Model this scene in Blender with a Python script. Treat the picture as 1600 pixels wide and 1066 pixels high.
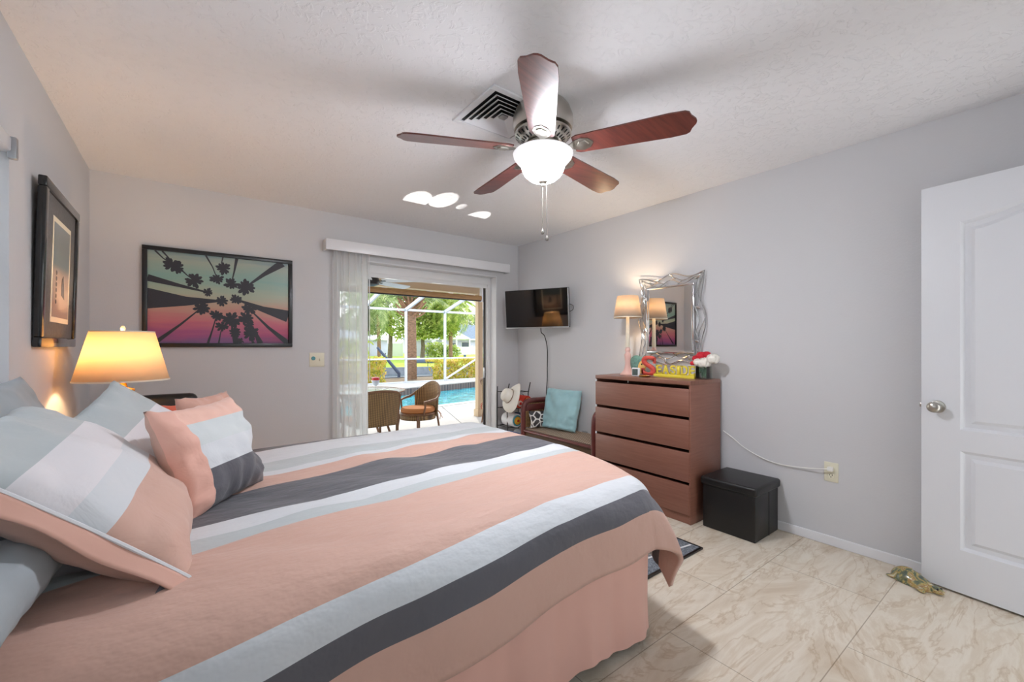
import bpy, bmesh, math, random
from math import sin, cos, pi, radians, hypot, atan2, sqrt, exp
from mathutils import Vector, Matrix, noise
random.seed(7)
for o in list(bpy.data.objects): bpy.data.objects.remove(o)
scene = bpy.context.scene
COL = scene.collection
D = bpy.data

# ------------------------------------------------------------------ camera, sky, sun, exposure
CAM_H = 1.233
cam = D.cameras.new('camera'); cam_o = D.objects.new('camera', cam); COL.objects.link(cam_o)
cam_o.location = (0, 0, CAM_H)
cam_o.rotation_euler = (pi/2, 0, -atan2(505, 665))
cam.sensor_width = 36; cam.lens = 36*665/1600; cam.shift_y = 0.005; cam.clip_start = 0.02; cam.clip_end = 500
scene.camera = cam_o
vs = scene.view_settings
scene.display_settings.display_device = 'sRGB'
vs.view_transform = 'Standard'; vs.look = 'None'; vs.exposure = 1.1; vs.gamma = 1; vs.use_curve_mapping = False

def srgb(r, g=None, b=None):
    if g is None: r, g, b = r
    f = lambda c: (c/255/12.92) if c/255 <= .04045 else ((c/255+.055)/1.055)**2.4
    return (f(r), f(g), f(b), 1)

world = D.worlds.new('sky'); scene.world = world; world.use_nodes = True
wn = world.node_tree; wn.nodes.clear()
w_out = wn.nodes.new('ShaderNodeOutputWorld'); w_bg = wn.nodes.new('ShaderNodeBackground')
w_tc = wn.nodes.new('ShaderNodeTexCoord'); w_sep = wn.nodes.new('ShaderNodeSeparateXYZ'); w_cr = wn.nodes.new('ShaderNodeValToRGB')
w_cr.color_ramp.elements[0].position = 0.0; w_cr.color_ramp.elements[0].color = (1.0, .99, .97, 1)
w_cr.color_ramp.elements[1].position = 0.6; w_cr.color_ramp.elements[1].color = (0.82, 0.90, 1.0, 1)
wn.links.new(w_tc.outputs['Generated'], w_sep.inputs[0]); wn.links.new(w_sep.outputs[2], w_cr.inputs[0])
wn.links.new(w_cr.outputs[0], w_bg.inputs[0]); wn.links.new(w_bg.outputs[0], w_out.inputs[0])
w_bg.inputs[1].default_value = 1.35

def add_light(name, kind, loc, energy, color=(1,1,1), target=None, **kw):
    l = D.lights.new(name, kind); l.energy = energy; l.color = color
    for k, v in kw.items():
        if k == 'portal': l.cycles.is_portal = v
        else: setattr(l, k, v)
    o = D.objects.new(name, l); COL.objects.link(o); o.location = loc
    if target is not None:
        o.rotation_euler = (Vector(target)-Vector(loc)).to_track_quat('-Z', 'Y').to_euler()
    return o
add_light('sun', 'SUN', (20, 34, 38), 1.2, (1, .95, .86), target=(5, 4, 0), angle=radians(.6))
# daylight portals in the openings (sliding door, side window, added rear doorway and window)
add_light('door_daylight', 'AREA', (1.95, 4.27, 1.0), 1, target=(1.95, 0, 1.0), shape='RECTANGLE', size=1.82, size_y=2.0, portal=True)
add_light('rear_daylight', 'AREA', (2.5, -.60, 1.03), 1, target=(2.5, 3, 1.03), shape='RECTANGLE', size=.82, size_y=2.05, portal=True)
add_light('added_window_daylight', 'AREA', (.85, -.60, 1.45), 1, target=(.85, 3, 1.45), shape='RECTANGLE', size=1.2, size_y=1.2, portal=True)
add_light('window_daylight', 'AREA', (-.76, 1.15, 1.53), 1, target=(3, 1.15, 1.53), shape='RECTANGLE', size=2.5, size_y=1.0, portal=True)
# added spot lamps on the patio, standing in for sun glints on the ceiling
GLINT_SPOTS = [((1.95, 6.25, .60), (1.50, 3.27, 2.44), 3.6, 420), ((1.98, 6.25, .60), (1.68, 3.16, 2.44), 3.4, 420), ((2.2, 6.2, .60), (2.14, 3.36, 2.44), 3.4, 420), ((2.1, 6.3, .60), (1.88, 3.2, 2.44), 1.3, 400), ((2.1, 6.3, .60), (1.98, 3.12, 2.44), 1.0, 300)]
for p, t, a, e in GLINT_SPOTS:
    add_light('glint_spot', 'SPOT', p, e, (1, .97, .92), target=t, spot_size=radians(a), spot_blend=.15, shadow_soft_size=.004)

# ------------------------------------------------------------------ materials
def new_mat(name):
    m = D.materials.new(name); m.use_nodes = True
    nt = m.node_tree; b = nt.nodes['Principled BSDF']
    return m, nt, b
def N(nt, t, **kw):
    n = nt.nodes.new(t)
    for k, v in kw.items():
        if k.startswith('i_'): n.inputs[k[2:]].default_value = v
        else: setattr(n, k, v)
    return n
def mat(name, col, rough=.5, metal=0, var=0, vscale=8, bump=0, bscale=60, coat=0, spec=None, trans=0, emis=None, estr=0, sheen=0, detail=4, stretch=None, col2=None, dist=0.002):
    m, nt, b = new_mat(name)
    c = srgb(*col) if max(col[:3]) > 1.001 else tuple(col[:3])+(1,)
    b.inputs['Base Color'].default_value = c; b.inputs['Roughness'].default_value = rough
    b.inputs['Metallic'].default_value = metal; b.inputs['Coat Weight'].default_value = coat
    if spec is not None: b.inputs['Specular IOR Level'].default_value = spec
    b.inputs['Transmission Weight'].default_value = trans; b.inputs['Sheen Weight'].default_value = sheen
    if emis: b.inputs['Emission Color'].default_value = srgb(*emis); b.inputs['Emission Strength'].default_value = estr
    if var or bump:
        tc = N(nt, 'ShaderNodeTexCoord'); mp = N(nt, 'ShaderNodeMapping'); nt.links.new(tc.outputs['Object'], mp.inputs[0])
        if stretch: mp.inputs['Scale'].default_value = stretch
    if var:
        n = N(nt, 'ShaderNodeTexNoise', i_Scale=vscale, i_Detail=detail); nt.links.new(mp.outputs[0], n.inputs['Vector'])
        r = N(nt, 'ShaderNodeValToRGB'); e = r.color_ramp.elements
        e[0].position = .3; e[1].position = .7
        if col2: e[0].color = srgb(*col2); e[1].color = c
        else:
            e[0].color = tuple(max(0, x*(1-var)) for x in c[:3])+(1,); e[1].color = tuple(min(1, x*(1+var)) for x in c[:3])+(1,)
        nt.links.new(n.outputs[0], r.inputs[0]); nt.links.new(r.outputs[0], b.inputs['Base Color'])
    if bump:
        n2 = N(nt, 'ShaderNodeTexNoise', i_Scale=bscale, i_Detail=3); nt.links.new(mp.outputs[0], n2.inputs['Vector'])
        bp = N(nt, 'ShaderNodeBump', i_Strength=bump, i_Distance=dist); nt.links.new(n2.outputs[0], bp.inputs['Height']); nt.links.new(bp.outputs[0], b.inputs['Normal'])
    return m
def ramp(nt, stops, interp='LINEAR'):
    r = N(nt, 'ShaderNodeValToRGB'); cr = r.color_ramp; cr.interpolation = interp
    while len(cr.elements) > 1: cr.elements.remove(cr.elements[-1])
    cr.elements[0].position = stops[0][0]; cr.elements[0].color = srgb(*stops[0][1])
    for p, c in stops[1:]:
        e = cr.elements.new(p); e.color = srgb(*c)
    return r
M = {}
M['wall'] = mat('wall_paint', (209,209,211), .75, bump=.25, bscale=90, spec=.25)
# ceiling: knock-down plaster
m, nt, b = new_mat('ceiling_plaster'); M['ceiling'] = m
b.inputs['Base Color'].default_value = srgb(238,238,240); b.inputs['Roughness'].default_value = .8; b.inputs['Specular IOR Level'].default_value = .2
tc = N(nt,'ShaderNodeTexCoord'); n1 = N(nt,'ShaderNodeTexNoise', i_Scale=22, i_Detail=5, i_Distortion=1.2); nt.links.new(tc.outputs['Object'], n1.inputs['Vector'])
r = N(nt,'ShaderNodeValToRGB'); r.color_ramp.elements[0].position=.52; r.color_ramp.elements[1].position=.62; nt.links.new(n1.outputs[0], r.inputs[0])
bp = N(nt,'ShaderNodeBump', i_Strength=.55, i_Distance=.004); nt.links.new(r.outputs[0], bp.inputs['Height']); nt.links.new(bp.outputs[0], b.inputs['Normal'])
# floor: travertine-look tiles
m, nt, b = new_mat('travertine_tile'); M['floor'] = m
tc = N(nt,'ShaderNodeTexCoord'); mp = N(nt,'ShaderNodeMapping'); mp.inputs['Rotation'].default_value=(0,0,radians(-24)); mp.inputs['Scale'].default_value=(.8,2.9,1)
nt.links.new(tc.outputs['Object'], mp.inputs[0])
n1 = N(nt,'ShaderNodeTexNoise', i_Scale=1.5, i_Detail=9, i_Roughness=.62, i_Distortion=1.3); nt.links.new(mp.outputs[0], n1.inputs['Vector'])
r1 = ramp(nt, [(0.28,(202,184,160)),(.42,(216,203,183)),(.5,(226,216,199)),(.56,(214,200,179)),(.62,(226,217,200)),(.8,(233,226,213))]); nt.links.new(n1.outputs[0], r1.inputs[0])
n2 = N(nt,'ShaderNodeTexNoise', i_Scale=1.7, i_Detail=8, i_Roughness=.58, i_Distortion=1.6); nt.links.new(mp.outputs[0], n2.inputs['Vector'])
r2 = ramp(nt, [(.0,(255,255,255)),(.475,(255,255,255)),(.5,(222,208,190)),(.525,(255,255,255))]); nt.links.new(n2.outputs[0], r2.inputs[0])
mx = N(nt,'ShaderNodeMix', data_type='RGBA', blend_type='MULTIPLY'); mx.inputs[0].default_value=.6
nt.links.new(r1.outputs[0], mx.inputs[6]); nt.links.new(r2.outputs[0], mx.inputs[7])
br = N(nt,'ShaderNodeTexBrick', offset=.5, offset_frequency=2); br.inputs['Scale'].default_value=1; br.inputs['Mortar Size'].default_value=.0022; br.inputs['Mortar Smooth'].default_value=.3
br.inputs['Brick Width'].default_value=1.0; br.inputs['Row Height'].default_value=.49; br.inputs['Color1'].default_value=(1,1,1,1); br.inputs['Color2'].default_value=(.94,.94,.94,1); br.inputs['Mortar'].default_value=(.45,.4,.35,1)
mp2 = N(nt,'ShaderNodeMapping'); mp2.inputs['Location'].default_value=(.35,-.07,0); nt.links.new(tc.outputs['Object'], mp2.inputs[0]); nt.links.new(mp2.outputs[0], br.inputs['Vector'])
mx2 = N(nt,'ShaderNodeMix', data_type='RGBA', blend_type='MULTIPLY'); mx2.inputs[0].default_value=.8
nt.links.new(mx.outputs[2], mx2.inputs[6]); nt.links.new(br.outputs[0], mx2.inputs[7]); nt.links.new(mx2.outputs[2], b.inputs['Base Color'])
b.inputs['Roughness'].default_value=.42; b.inputs['Specular IOR Level'].default_value=.35
# woods
def wood(name, c1, c2, rough=.4, stretch=(2,2,30), scale=3, coat=0):
    m, nt, b = new_mat(name)
    tc = N(nt,'ShaderNodeTexCoord'); mp = N(nt,'ShaderNodeMapping'); mp.inputs['Scale'].default_value=stretch; nt.links.new(tc.outputs['Object'], mp.inputs[0])
    n = N(nt,'ShaderNodeTexNoise', i_Scale=scale, i_Detail=6, i_Roughness=.6, i_Distortion=.4); nt.links.new(mp.outputs[0], n.inputs['Vector'])
    r = ramp(nt, [(.3,c1),(.7,c2)]); nt.links.new(n.outputs[0], r.inputs[0]); nt.links.new(r.outputs[0], b.inputs['Base Color'])
    b.inputs['Roughness'].default_value=rough; b.inputs['Coat Weight'].default_value=coat; b.inputs['Coat Roughness'].default_value=.25
    return m
M['dresser'] = wood('reddish_brown_veneer', (130,86,70), (144,98,82), .38, (1.5,1.5,26))
M['dresser_top'] = wood('reddish_brown_top', (122,80,64), (140,96,78), .32, (20,1.5,1.5))
M['blade'] = wood('walnut_blade', (80,38,34), (112,56,46), .33, (2,24,4), 2.5, coat=.6)
M['mahogany'] = mat('mahogany_lacquer', (104,48,44), .3, var=.15, vscale=14, coat=.3)
M['white'] = mat('white_paint', (225,226,228), .35, bump=.04, bscale=20)
M['white_semi'] = mat('white_semi_gloss', (232,233,236), .3)
M['door'] = mat('white_door_paint', (222,224,228), .4, bump=.25, bscale=40, stretch=(6,6,.6), dist=.001)
M['vinyl'] = mat('white_vinyl', (228,228,228), .35)
M['cream'] = mat('almond_plastic', (226,222,200), .35)
M['nickel'] = mat('brushed_nickel', (190,186,178), .28, 1, bump=.1, bscale=200)
M['pewter'] = mat('dark_pewter', (104,100,94), .45, .3)
M['chrome'] = mat('polished_silver', (215,215,215), .12, 1)
M['silver'] = mat('silver_plastic', (170,172,175), .35, .6)
M['black_leather'] = mat('black_leather', (22,22,23), .38, bump=.3, bscale=220, spec=.5)
M['black'] = mat('black_plastic', (16,16,17), .35)
M['black_frame'] = mat('black_frame', (26,27,30), .3, bump=.2, bscale=60)
M['frame_speck'] = mat('speckled_black_frame', (20,20,21), .25, coat=.5)
M['screen'] = mat('tv_screen', (5,5,6), .04, spec=1)
M['gold'] = mat('gold_glaze', (214,150,40), .22, .7, var=.3, vscale=30)
M['brass'] = mat('brass', (190,150,80), .3, 1)
M['pink'] = mat('pale_pink_paint', (232,190,178), .45)
M['ivory'] = mat('ivory_paint', (232,224,204), .5)
M['teal'] = mat('teal_cotton', (160,204,212), .65, var=.06, vscale=12, bump=.3, bscale=30, sheen=.3, dist=.004)
M['peach'] = mat('peach_cotton', (212,164,146), .7, bump=.25, bscale=26, sheen=.2, dist=.004)
M['skirt'] = mat('peach_skirt', (232,184,168), .75, bump=.2, bscale=30, sheen=.2)
M['coral'] = mat('coral_cotton', (222,106,80), .7, bump=.2, bscale=30)
M['grey_pillow'] = mat('blue_grey_cotton', (160,168,172), .7, var=.08, vscale=7, bump=.3, bscale=20, dist=.004)
M['darkcloth'] = mat('charcoal_cotton', (92,90,96), .7, bump=.2, bscale=30)
M['mattress'] = mat('mattress_ticking', (222,220,216), .8)
M['sheet'] = mat('pale_blue_sheet', (190,200,206), .8)
M['straw'] = mat('white_straw', (236,232,222), .8, bump=.6, bscale=150)
M['wire'] = mat('dark_wire', (60,58,58), .4, .8)
M['cable_black'] = mat('black_cable', (14,14,14), .5)
M['cable_white'] = mat('white_cable', (240,240,236), .5)
M['concrete'] = mat('patio_concrete', (182,178,173), .8, var=.06, vscale=5, bump=.2, bscale=60)
M['coping'] = mat('pool_coping', (196,194,188), .8, var=.08, vscale=9)
M['pooltile'] = mat('dark_pool_tile', (88,72,66), .35, var=.5, vscale=9)
M['poolshell'] = mat('teal_pool_plaster', (64,178,186), .7, var=.1, vscale=3)
M['tan'] = mat('tan_trim_paint', (206,182,148), .7)
M['bamboo'] = mat('rolled_bamboo', (164,128,84), .7, var=.25, vscale=30, stretch=(.3,1,4))
M['lanai_ceiling'] = mat('lanai_ceiling_paint', (224,214,196), .8)
M['alu'] = mat('white_aluminium', (204,210,220), .5)
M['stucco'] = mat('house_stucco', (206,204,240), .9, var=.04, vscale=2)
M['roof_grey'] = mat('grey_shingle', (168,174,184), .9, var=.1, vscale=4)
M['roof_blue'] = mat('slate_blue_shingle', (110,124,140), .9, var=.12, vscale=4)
M['window_dark'] = mat('dark_window_glass', (70,84,100), .2)
M['fence_white'] = mat('white_vinyl_fence', (232,236,240), .6)
M['lawn'] = mat('sunlit_lawn', (160,186,66), .95, var=.2, vscale=2.5)
M['soil'] = mat('mulch', (120,104,84), .95, var=.25, vscale=10)
M['seawall'] = mat('seawall_concrete', (128,134,142), .9, var=.2, vscale=3)
M['trunk'] = mat('palm_trunk', (136,108,88), .95, var=.35, vscale=9, bump=.8, bscale=18, stretch=(1,1,2.2), dist=.03)
M['boot'] = mat('palm_boots', (150,116,92), .9, var=.3, vscale=8)
M['bark'] = mat('grey_bark', (112,100,90), .95, var=.3, vscale=10)
M['davit'] = mat('blue_grey_steel', (70,84,110), .5)
M['wicker'] = None
def leafmat(name, stops, scale=1.2, rough=.6, det=6):
    m, nt, b = new_mat(name)
    tc = N(nt,'ShaderNodeTexCoord'); n = N(nt,'ShaderNodeTexNoise', i_Scale=scale, i_Detail=det, i_Roughness=.75); nt.links.new(tc.outputs['Object'], n.inputs['Vector'])
    r = ramp(nt, stops); nt.links.new(n.outputs[0], r.inputs[0]); nt.links.new(r.outputs[0], b.inputs['Base Color']); b.inputs['Roughness'].default_value=rough
    tr = N(nt,'ShaderNodeBsdfTranslucent'); nt.links.new(r.outputs[0], tr.inputs[0]); ms = N(nt,'ShaderNodeMixShader', i_Fac=.4) if False else N(nt,'ShaderNodeMixShader')
    ms.inputs[0].default_value=.5; nt.links.new(b.outputs[0], ms.inputs[1]); nt.links.new(tr.outputs[0], ms.inputs[2]); nt.links.new(ms.outputs[0], nt.nodes['Material Output'].inputs[0])
    return m
M['leaf_palm'] = leafmat('palm_frond', [(.34,(92,118,76)),(.5,(150,170,112)),(.64,(214,218,168))], 2.2)
M['leaf_oak'] = leafmat('broadleaf_green', [(.34,(84,112,60)),(.48,(160,182,92)),(.62,(228,228,150))], 2.0)
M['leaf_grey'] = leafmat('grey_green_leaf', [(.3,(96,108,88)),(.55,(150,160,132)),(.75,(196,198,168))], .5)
M['leaf_lime'] = leafmat('lime_leaf', [(.3,(140,168,50)),(.7,(214,220,96))], 1.5)
M['leaf_hedge'] = leafmat('yellow_green_croton', [(.3,(110,122,60)),(.42,(170,176,74)),(.53,(226,214,100)),(.62,(214,160,120)),(.72,(240,230,150))], 7)
# wicker weaves
def weave(name, c1, c2, sx, sz, rough=.6, axis='XZ'):
    m, nt, b = new_mat(name)
    tc = N(nt,'ShaderNodeTexCoord')
    w1 = N(nt,'ShaderNodeTexWave', wave_type='BANDS', bands_direction=axis[0], i_Scale=sx, i_Distortion=.6); nt.links.new(tc.outputs['Object'], w1.inputs['Vector'])
    w2 = N(nt,'ShaderNodeTexWave', wave_type='BANDS', bands_direction=axis[1], i_Scale=sz, i_Distortion=.6); nt.links.new(tc.outputs['Object'], w2.inputs['Vector'])
    mm = N(nt,'ShaderNodeMath', operation='MULTIPLY'); nt.links.new(w1.outputs['Fac'], mm.inputs[0]); nt.links.new(w2.outputs['Fac'], mm.inputs[1])
    r = ramp(nt, [(.0,c1),(.5,c2)]); nt.links.new(mm.outputs[0], r.inputs[0]); nt.links.new(r.outputs[0], b.inputs['Base Color'])
    bp = N(nt,'ShaderNodeBump', i_Strength=.6, i_Distance=.004); nt.links.new(mm.outputs[0], bp.inputs['Height']); nt.links.new(bp.outputs[0], b.inputs['Normal'])
    b.inputs['Roughness'].default_value=rough
    return m
M['wicker'] = weave('brown_wicker', (84,62,40), (186,150,98), 14, 24)
M['wicker_dark'] = weave('dark_wicker_seat', (96,76,62), (206,184,160), 9, 13, axis='XY')
M['rattan'] = mat('rattan_cane', (128,92,64), .45, var=.2, vscale=20)
M['cushion'] = mat('orange_brown_cushion', (196,128,74), .8)
M['red_cushion'] = mat('red_cushion', (190,40,50), .8)
# water
def water(name, col, scale, strength, rough=.03):
    m, nt, b = new_mat(name)
    b.inputs['Base Color'].default_value = srgb(*col); b.inputs['Roughness'].default_value = rough
    b.inputs['Transmission Weight'].default_value = .75; b.inputs['IOR'].default_value = 1.33
    tc = N(nt,'ShaderNodeTexCoord'); n = N(nt,'ShaderNodeTexNoise', i_Scale=scale, i_Detail=3, i_Distortion=.8); nt.links.new(tc.outputs['Object'], n.inputs['Vector'])
    bp = N(nt,'ShaderNodeBump', i_Strength=strength, i_Distance=.05); nt.links.new(n.outputs[0], bp.inputs['Height']); nt.links.new(bp.outputs[0], b.inputs['Normal'])
    return m
M['pool_water'] = water('pool_water', (110,214,220), 2.6, .5)
M['canal_water'] = mat('canal_water', (84,98,104), .12, bump=.5, bscale=2, dist=.06)
# translucent shade / blinds / glass
def shade_mat(name, col, t=.5, transp=0):
    m, nt, b = new_mat(name); b.inputs['Base Color'].default_value = srgb(*col); b.inputs['Roughness'].default_value=.9
    tr = N(nt,'ShaderNodeBsdfTranslucent'); tr.inputs[0].default_value = srgb(*col); ms = N(nt,'ShaderNodeMixShader'); ms.inputs[0].default_value=t
    nt.links.new(b.outputs[0], ms.inputs[1]); nt.links.new(tr.outputs[0], ms.inputs[2])
    out = ms
    if transp:
        tp = N(nt,'ShaderNodeBsdfTransparent'); m2 = N(nt,'ShaderNodeMixShader'); m2.inputs[0].default_value=transp
        nt.links.new(ms.outputs[0], m2.inputs[1]); nt.links.new(tp.outputs[0], m2.inputs[2]); out = m2
    nt.links.new(out.outputs[0], nt.nodes['Material Output'].inputs[0])
    return m
M['shade'] = shade_mat('linen_shade', (238,218,184), .36)
M['shade2'] = shade_mat('beige_linen_shade', (206,190,170), .35)
M['vane'] = shade_mat('sheer_vane', (252,252,252), .7, .34)
M['pleat'] = shade_mat('white_pleated_shade', (240,244,250), .75, .4)
m, nt, b = new_mat('clear_glass'); M['glass'] = m
gl = N(nt,'ShaderNodeBsdfGlossy'); gl.inputs['Roughness'].default_value=.02; tp = N(nt,'ShaderNodeBsdfTransparent'); tp.inputs[0].default_value=(.95,.98,.98,1)
fr = N(nt,'ShaderNodeFresnel', i_IOR=1.45); ms = N(nt,'ShaderNodeMixShader'); nt.links.new(fr.outputs[0], ms.inputs[0]); nt.links.new(tp.outputs[0], ms.inputs[1]); nt.links.new(gl.outputs[0], ms.inputs[2]); nt.links.new(ms.outputs[0], nt.nodes['Material Output'].inputs[0])
m, nt, b = new_mat('mirror_glass'); M['mirror'] = m
b.inputs['Metallic'].default_value=1; b.inputs['Roughness'].default_value=.01; b.inputs['Base Color'].default_value=(.86,.87,.87,1)

# ------------------------------------------------------------------ mesh builder
class MB:
    def __init__(s): s.bm = bmesh.new(); s.uv = s.bm.loops.layers.uv.new('UVMap')
    def box(s, a, b, bevel=0, seg=2):
        a = Vector(a); b = Vector(b)
        lo = Vector((min(a.x,b.x),min(a.y,b.y),min(a.z,b.z))); hi = Vector((max(a.x,b.x),max(a.y,b.y),max(a.z,b.z)))
        r = bmesh.ops.create_cube(s.bm, size=1)
        vs_ = r['verts']; d = hi-lo; c = (hi+lo)/2
        for v in vs_: v.co = Vector((v.co.x*d.x+c.x, v.co.y*d.y+c.y, v.co.z*d.z+c.z))
        if bevel:
            es = list({e for v in vs_ for e in v.link_edges})
            bmesh.ops.bevel(s.bm, geom=es, offset=bevel, segments=seg, profile=.5, affect='EDGES')
        return s
    def tube(s, pts, r, n=8, cap=True, closed=False):
        pts = [Vector(p) for p in pts]; k = len(pts); rs = r if isinstance(r, (list, tuple)) else [r]*k
        rings = []; up = None
        for i, p in enumerate(pts):
            if closed: t = pts[(i+1)%k]-pts[i-1]
            else: t = pts[min(i+1,k-1)]-pts[max(i-1,0)]
            if t.length < 1e-9: t = Vector((0,0,1))
            t.normalize()
            if up is None: up = Vector((0,0,1)) if abs(t.z) < .9 else Vector((1,0,0))
            x = up.cross(t)
            if x.length < 1e-6: x = Vector((1,0,0)).cross(t)
            x.normalize(); y = t.cross(x); up = y
            rings.append([s.bm.verts.new(p+(x*cos(2*pi*j/n)+y*sin(2*pi*j/n))*rs[i]) for j in range(n)])
        rng = range(k) if closed else range(k-1)
        for i in rng:
            a, b = rings[i], rings[(i+1)%k]
            for j in range(n): s.bm.faces.new((a[j], a[(j+1)%n], b[(j+1)%n], b[j]))
        if cap and not closed:
            s.bm.faces.new(rings[0][::-1]); s.bm.faces.new(rings[-1])
        return s
    def lathe(s, prof, c=(0,0,0), n=32, axis='Z', cap=True, ph=0):
        c = Vector(c); rings = []
        for r, z in prof:
            ring = []
            for j in range(n):
                a = 2*pi*j/n+ph
                if axis == 'Z': p = Vector((r*cos(a), r*sin(a), z))
                elif axis == 'X': p = Vector((z, r*cos(a), r*sin(a)))
                else: p = Vector((r*sin(a), z, r*cos(a)))
                ring.append(s.bm.verts.new(c+p))
            rings.append(ring)
        for a, b in zip(rings, rings[1:]):
            for j in range(n): s.bm.faces.new((a[j], a[(j+1)%n], b[(j+1)%n], b[j]))
        if cap:
            if prof[0][0] > 1e-4: s.bm.faces.new(rings[0][::-1])
            if prof[-1][0] > 1e-4: s.bm.faces.new(rings[-1])
        return s
    def grid(s, f, nu, nv, closeu=False):
        g = []
        for i in range(nu+1):
            row = []
            for j in range(nv+1):
                row.append(s.bm.verts.new(f(i/nu, j/nv)))
            g.append(row)
        for i in range(nu):
            for j in range(nv):
                fc = s.bm.faces.new((g[i][j], g[i+1][j], g[i+1][j+1], g[i][j+1]))
                for l, (a, b) in zip(fc.loops, ((i,j),(i+1,j),(i+1,j+1),(i,j+1))): l[s.uv].uv = (a/nu, b/nv)
        return s
    def prism(s, pts, d):
        """polygon (3D points, planar) swept by vector d"""
        d = Vector(d); a = [s.bm.verts.new(Vector(p)) for p in pts]; b = [s.bm.verts.new(Vector(p)+d) for p in pts]
        n = len(pts)
        s.bm.faces.new(a[::-1]); s.bm.faces.new(b)
        for i in range(n): s.bm.faces.new((a[i], a[(i+1)%n], b[(i+1)%n], b[i]))
        return s
    def poly(s, pts):
        s.bm.faces.new([s.bm.verts.new(Vector(p)) for p in pts]); return s
    def ball(s, c, r, sc=(1,1,1), u=16, v=10):
        res = bmesh.ops.create_uvsphere(s.bm, u_segments=u, v_segments=v, radius=r)
        for vv in res['verts']: vv.co = Vector((vv.co.x*sc[0], vv.co.y*sc[1], vv.co.z*sc[2]))+Vector(c)
        return s
    def xf(s, m):
        for v in s.bm.verts: v.co = m @ v.co
        return s

def finish(mb, name, m, smooth=True, angle=40, fixn=True):
    bm = mb.bm
    if fixn: bmesh.ops.recalc_face_normals(bm, faces=bm.faces)
    me = D.meshes.new(name); bm.to_mesh(me); bm.free()
    mats = m if isinstance(m, (list, tuple)) else [m]
    for x in mats: me.materials.append(x)
    if smooth:
        for p in me.polygons: p.use_smooth = True
        try: me.set_sharp_from_angle(angle=radians(angle))
        except Exception: pass
    return me
def tag(o, label, cat, group=None, kind=None):
    o['label'] = label; o['category'] = cat
    if group: o['group'] = group
    if kind: o['kind'] = kind
    return o
def thing(name, label, cat, loc=(0,0,0), rotz=0, group=None):
    o = D.objects.new(name, None); COL.objects.link(o); o.location = loc; o.rotation_euler = (0,0,rotz); o.empty_display_size = .05
    return tag(o, label, cat, group)
def part(name, mb, m, parent, w=False, smooth=True, angle=40, solid=0, sub=0, fixn=True, label=None):
    """child mesh, geometry in the root's local frame (w=True: given in world coordinates)"""
    if w:
        root = parent
        while root.parent: root = root.parent
        mb.xf(Matrix.Translation(-root.location))
    o = D.objects.new(name, finish(mb, name, m, smooth, angle, fixn)); COL.objects.link(o); o.parent = parent
    mods(o, solid, sub)
    if label: o['label'] = label
    return o
def mods(o, solid, sub):
    if solid:
        md = o.modifiers.new('thickness', 'SOLIDIFY'); md.thickness = solid; md.offset = 0
    if sub:
        md = o.modifiers.new('smooth', 'SUBSURF'); md.levels = sub; md.render_levels = sub
def solo(name, mb, m, label, cat, group=None, kind=None, smooth=True, angle=40, solid=0, sub=0, fixn=True):
    co = [v.co for v in mb.bm.verts]
    c = Vector((sum(v.x for v in co)/len(co), sum(v.y for v in co)/len(co), min(v.z for v in co)))
    mb.xf(Matrix.Translation(-c))
    o = D.objects.new(name, finish(mb, name, m, smooth, angle, fixn)); COL.objects.link(o); o.location = c
    mods(o, solid, sub)
    if label: tag(o, label, cat, group, kind)
    return o
def struct(name, mb, m, parent=None, smooth=False):
    o = D.objects.new(name, finish(mb, name, m, smooth)); COL.objects.link(o)
    if parent: o.parent = parent
    else: o['kind'] = 'structure'
    return o
def copy_tree(o, parent=None):
    c = o.copy(); COL.objects.link(c); c.parent = parent
    for ch in list(o.children): copy_tree(ch, c)
    return c
def bez(p0, p1, p2, p3, n=12):
    p0, p1, p2, p3 = map(Vector, (p0,p1,p2,p3))
    return [p0*(1-t)**3+p1*3*t*(1-t)**2+p2*3*t*t*(1-t)+p3*t**3 for t in [i/n for i in range(n+1)]]
def smoothpath(pts, n=6):
    pts = [Vector(p) for p in pts]; out = []
    for i in range(len(pts)-1):
        p0 = pts[max(i-1,0)]; p1 = pts[i]; p2 = pts[i+1]; p3 = pts[min(i+2,len(pts)-1)]
        for k in range(n):
            t = k/n
            out.append(.5*((2*p1)+(p2-p0)*t+(2*p0-5*p1+4*p2-p3)*t*t+(-p0+3*p1-3*p2+p3)*t**3))
    return out+[pts[-1]]
def nz(x, y, z, s=1): return noise.noise(Vector((x*s, y*s, z*s)))

# ------------------------------------------------------------------ room shell
XL, XR, YB, YR, ZC = -.54, 3.17, 4.055, -.37, 2.44
WT = .2
OX0, OX1, OZ1 = 1.034, 2.855, 2.045      # sliding door opening
struct('floor', MB().box((XL-.2, YR-.2, -.12), (XR+.2, YB+WT, 0)), M['floor'])
struct('ceiling', MB().box((XL-.2, YR-.2, ZC), (XR+.2, YB+WT, ZC+.12)), M['ceiling'])
WY0, WY1, WZ0, WZ1 = -.1, 2.425, 1.04, 2.02
mb = MB()
mb.box((XL-.2, YR-.2, 0), (XL, WY0, ZC)).box((XL-.2, WY1, 0), (XL, YB+WT, ZC)).box((XL-.2, WY0, 0), (XL, WY1, WZ0)).box((XL-.2, WY0, WZ1), (XL, WY1, ZC))
struct('wall_left', mb, M['wall'])
struct('wall_right', MB().box((XR, YR-.2, 0), (XR+.2, YB+WT, ZC)), M['wall'])
mb = MB(); mb.box((XL, YB, 0), (OX0, YB+WT, ZC)).box((OX1, YB, 0), (XR, YB+WT, ZC)).box((OX0, YB, OZ1), (OX1, YB+WT, ZC))
struct('wall_back', mb, M['wall'])
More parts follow.
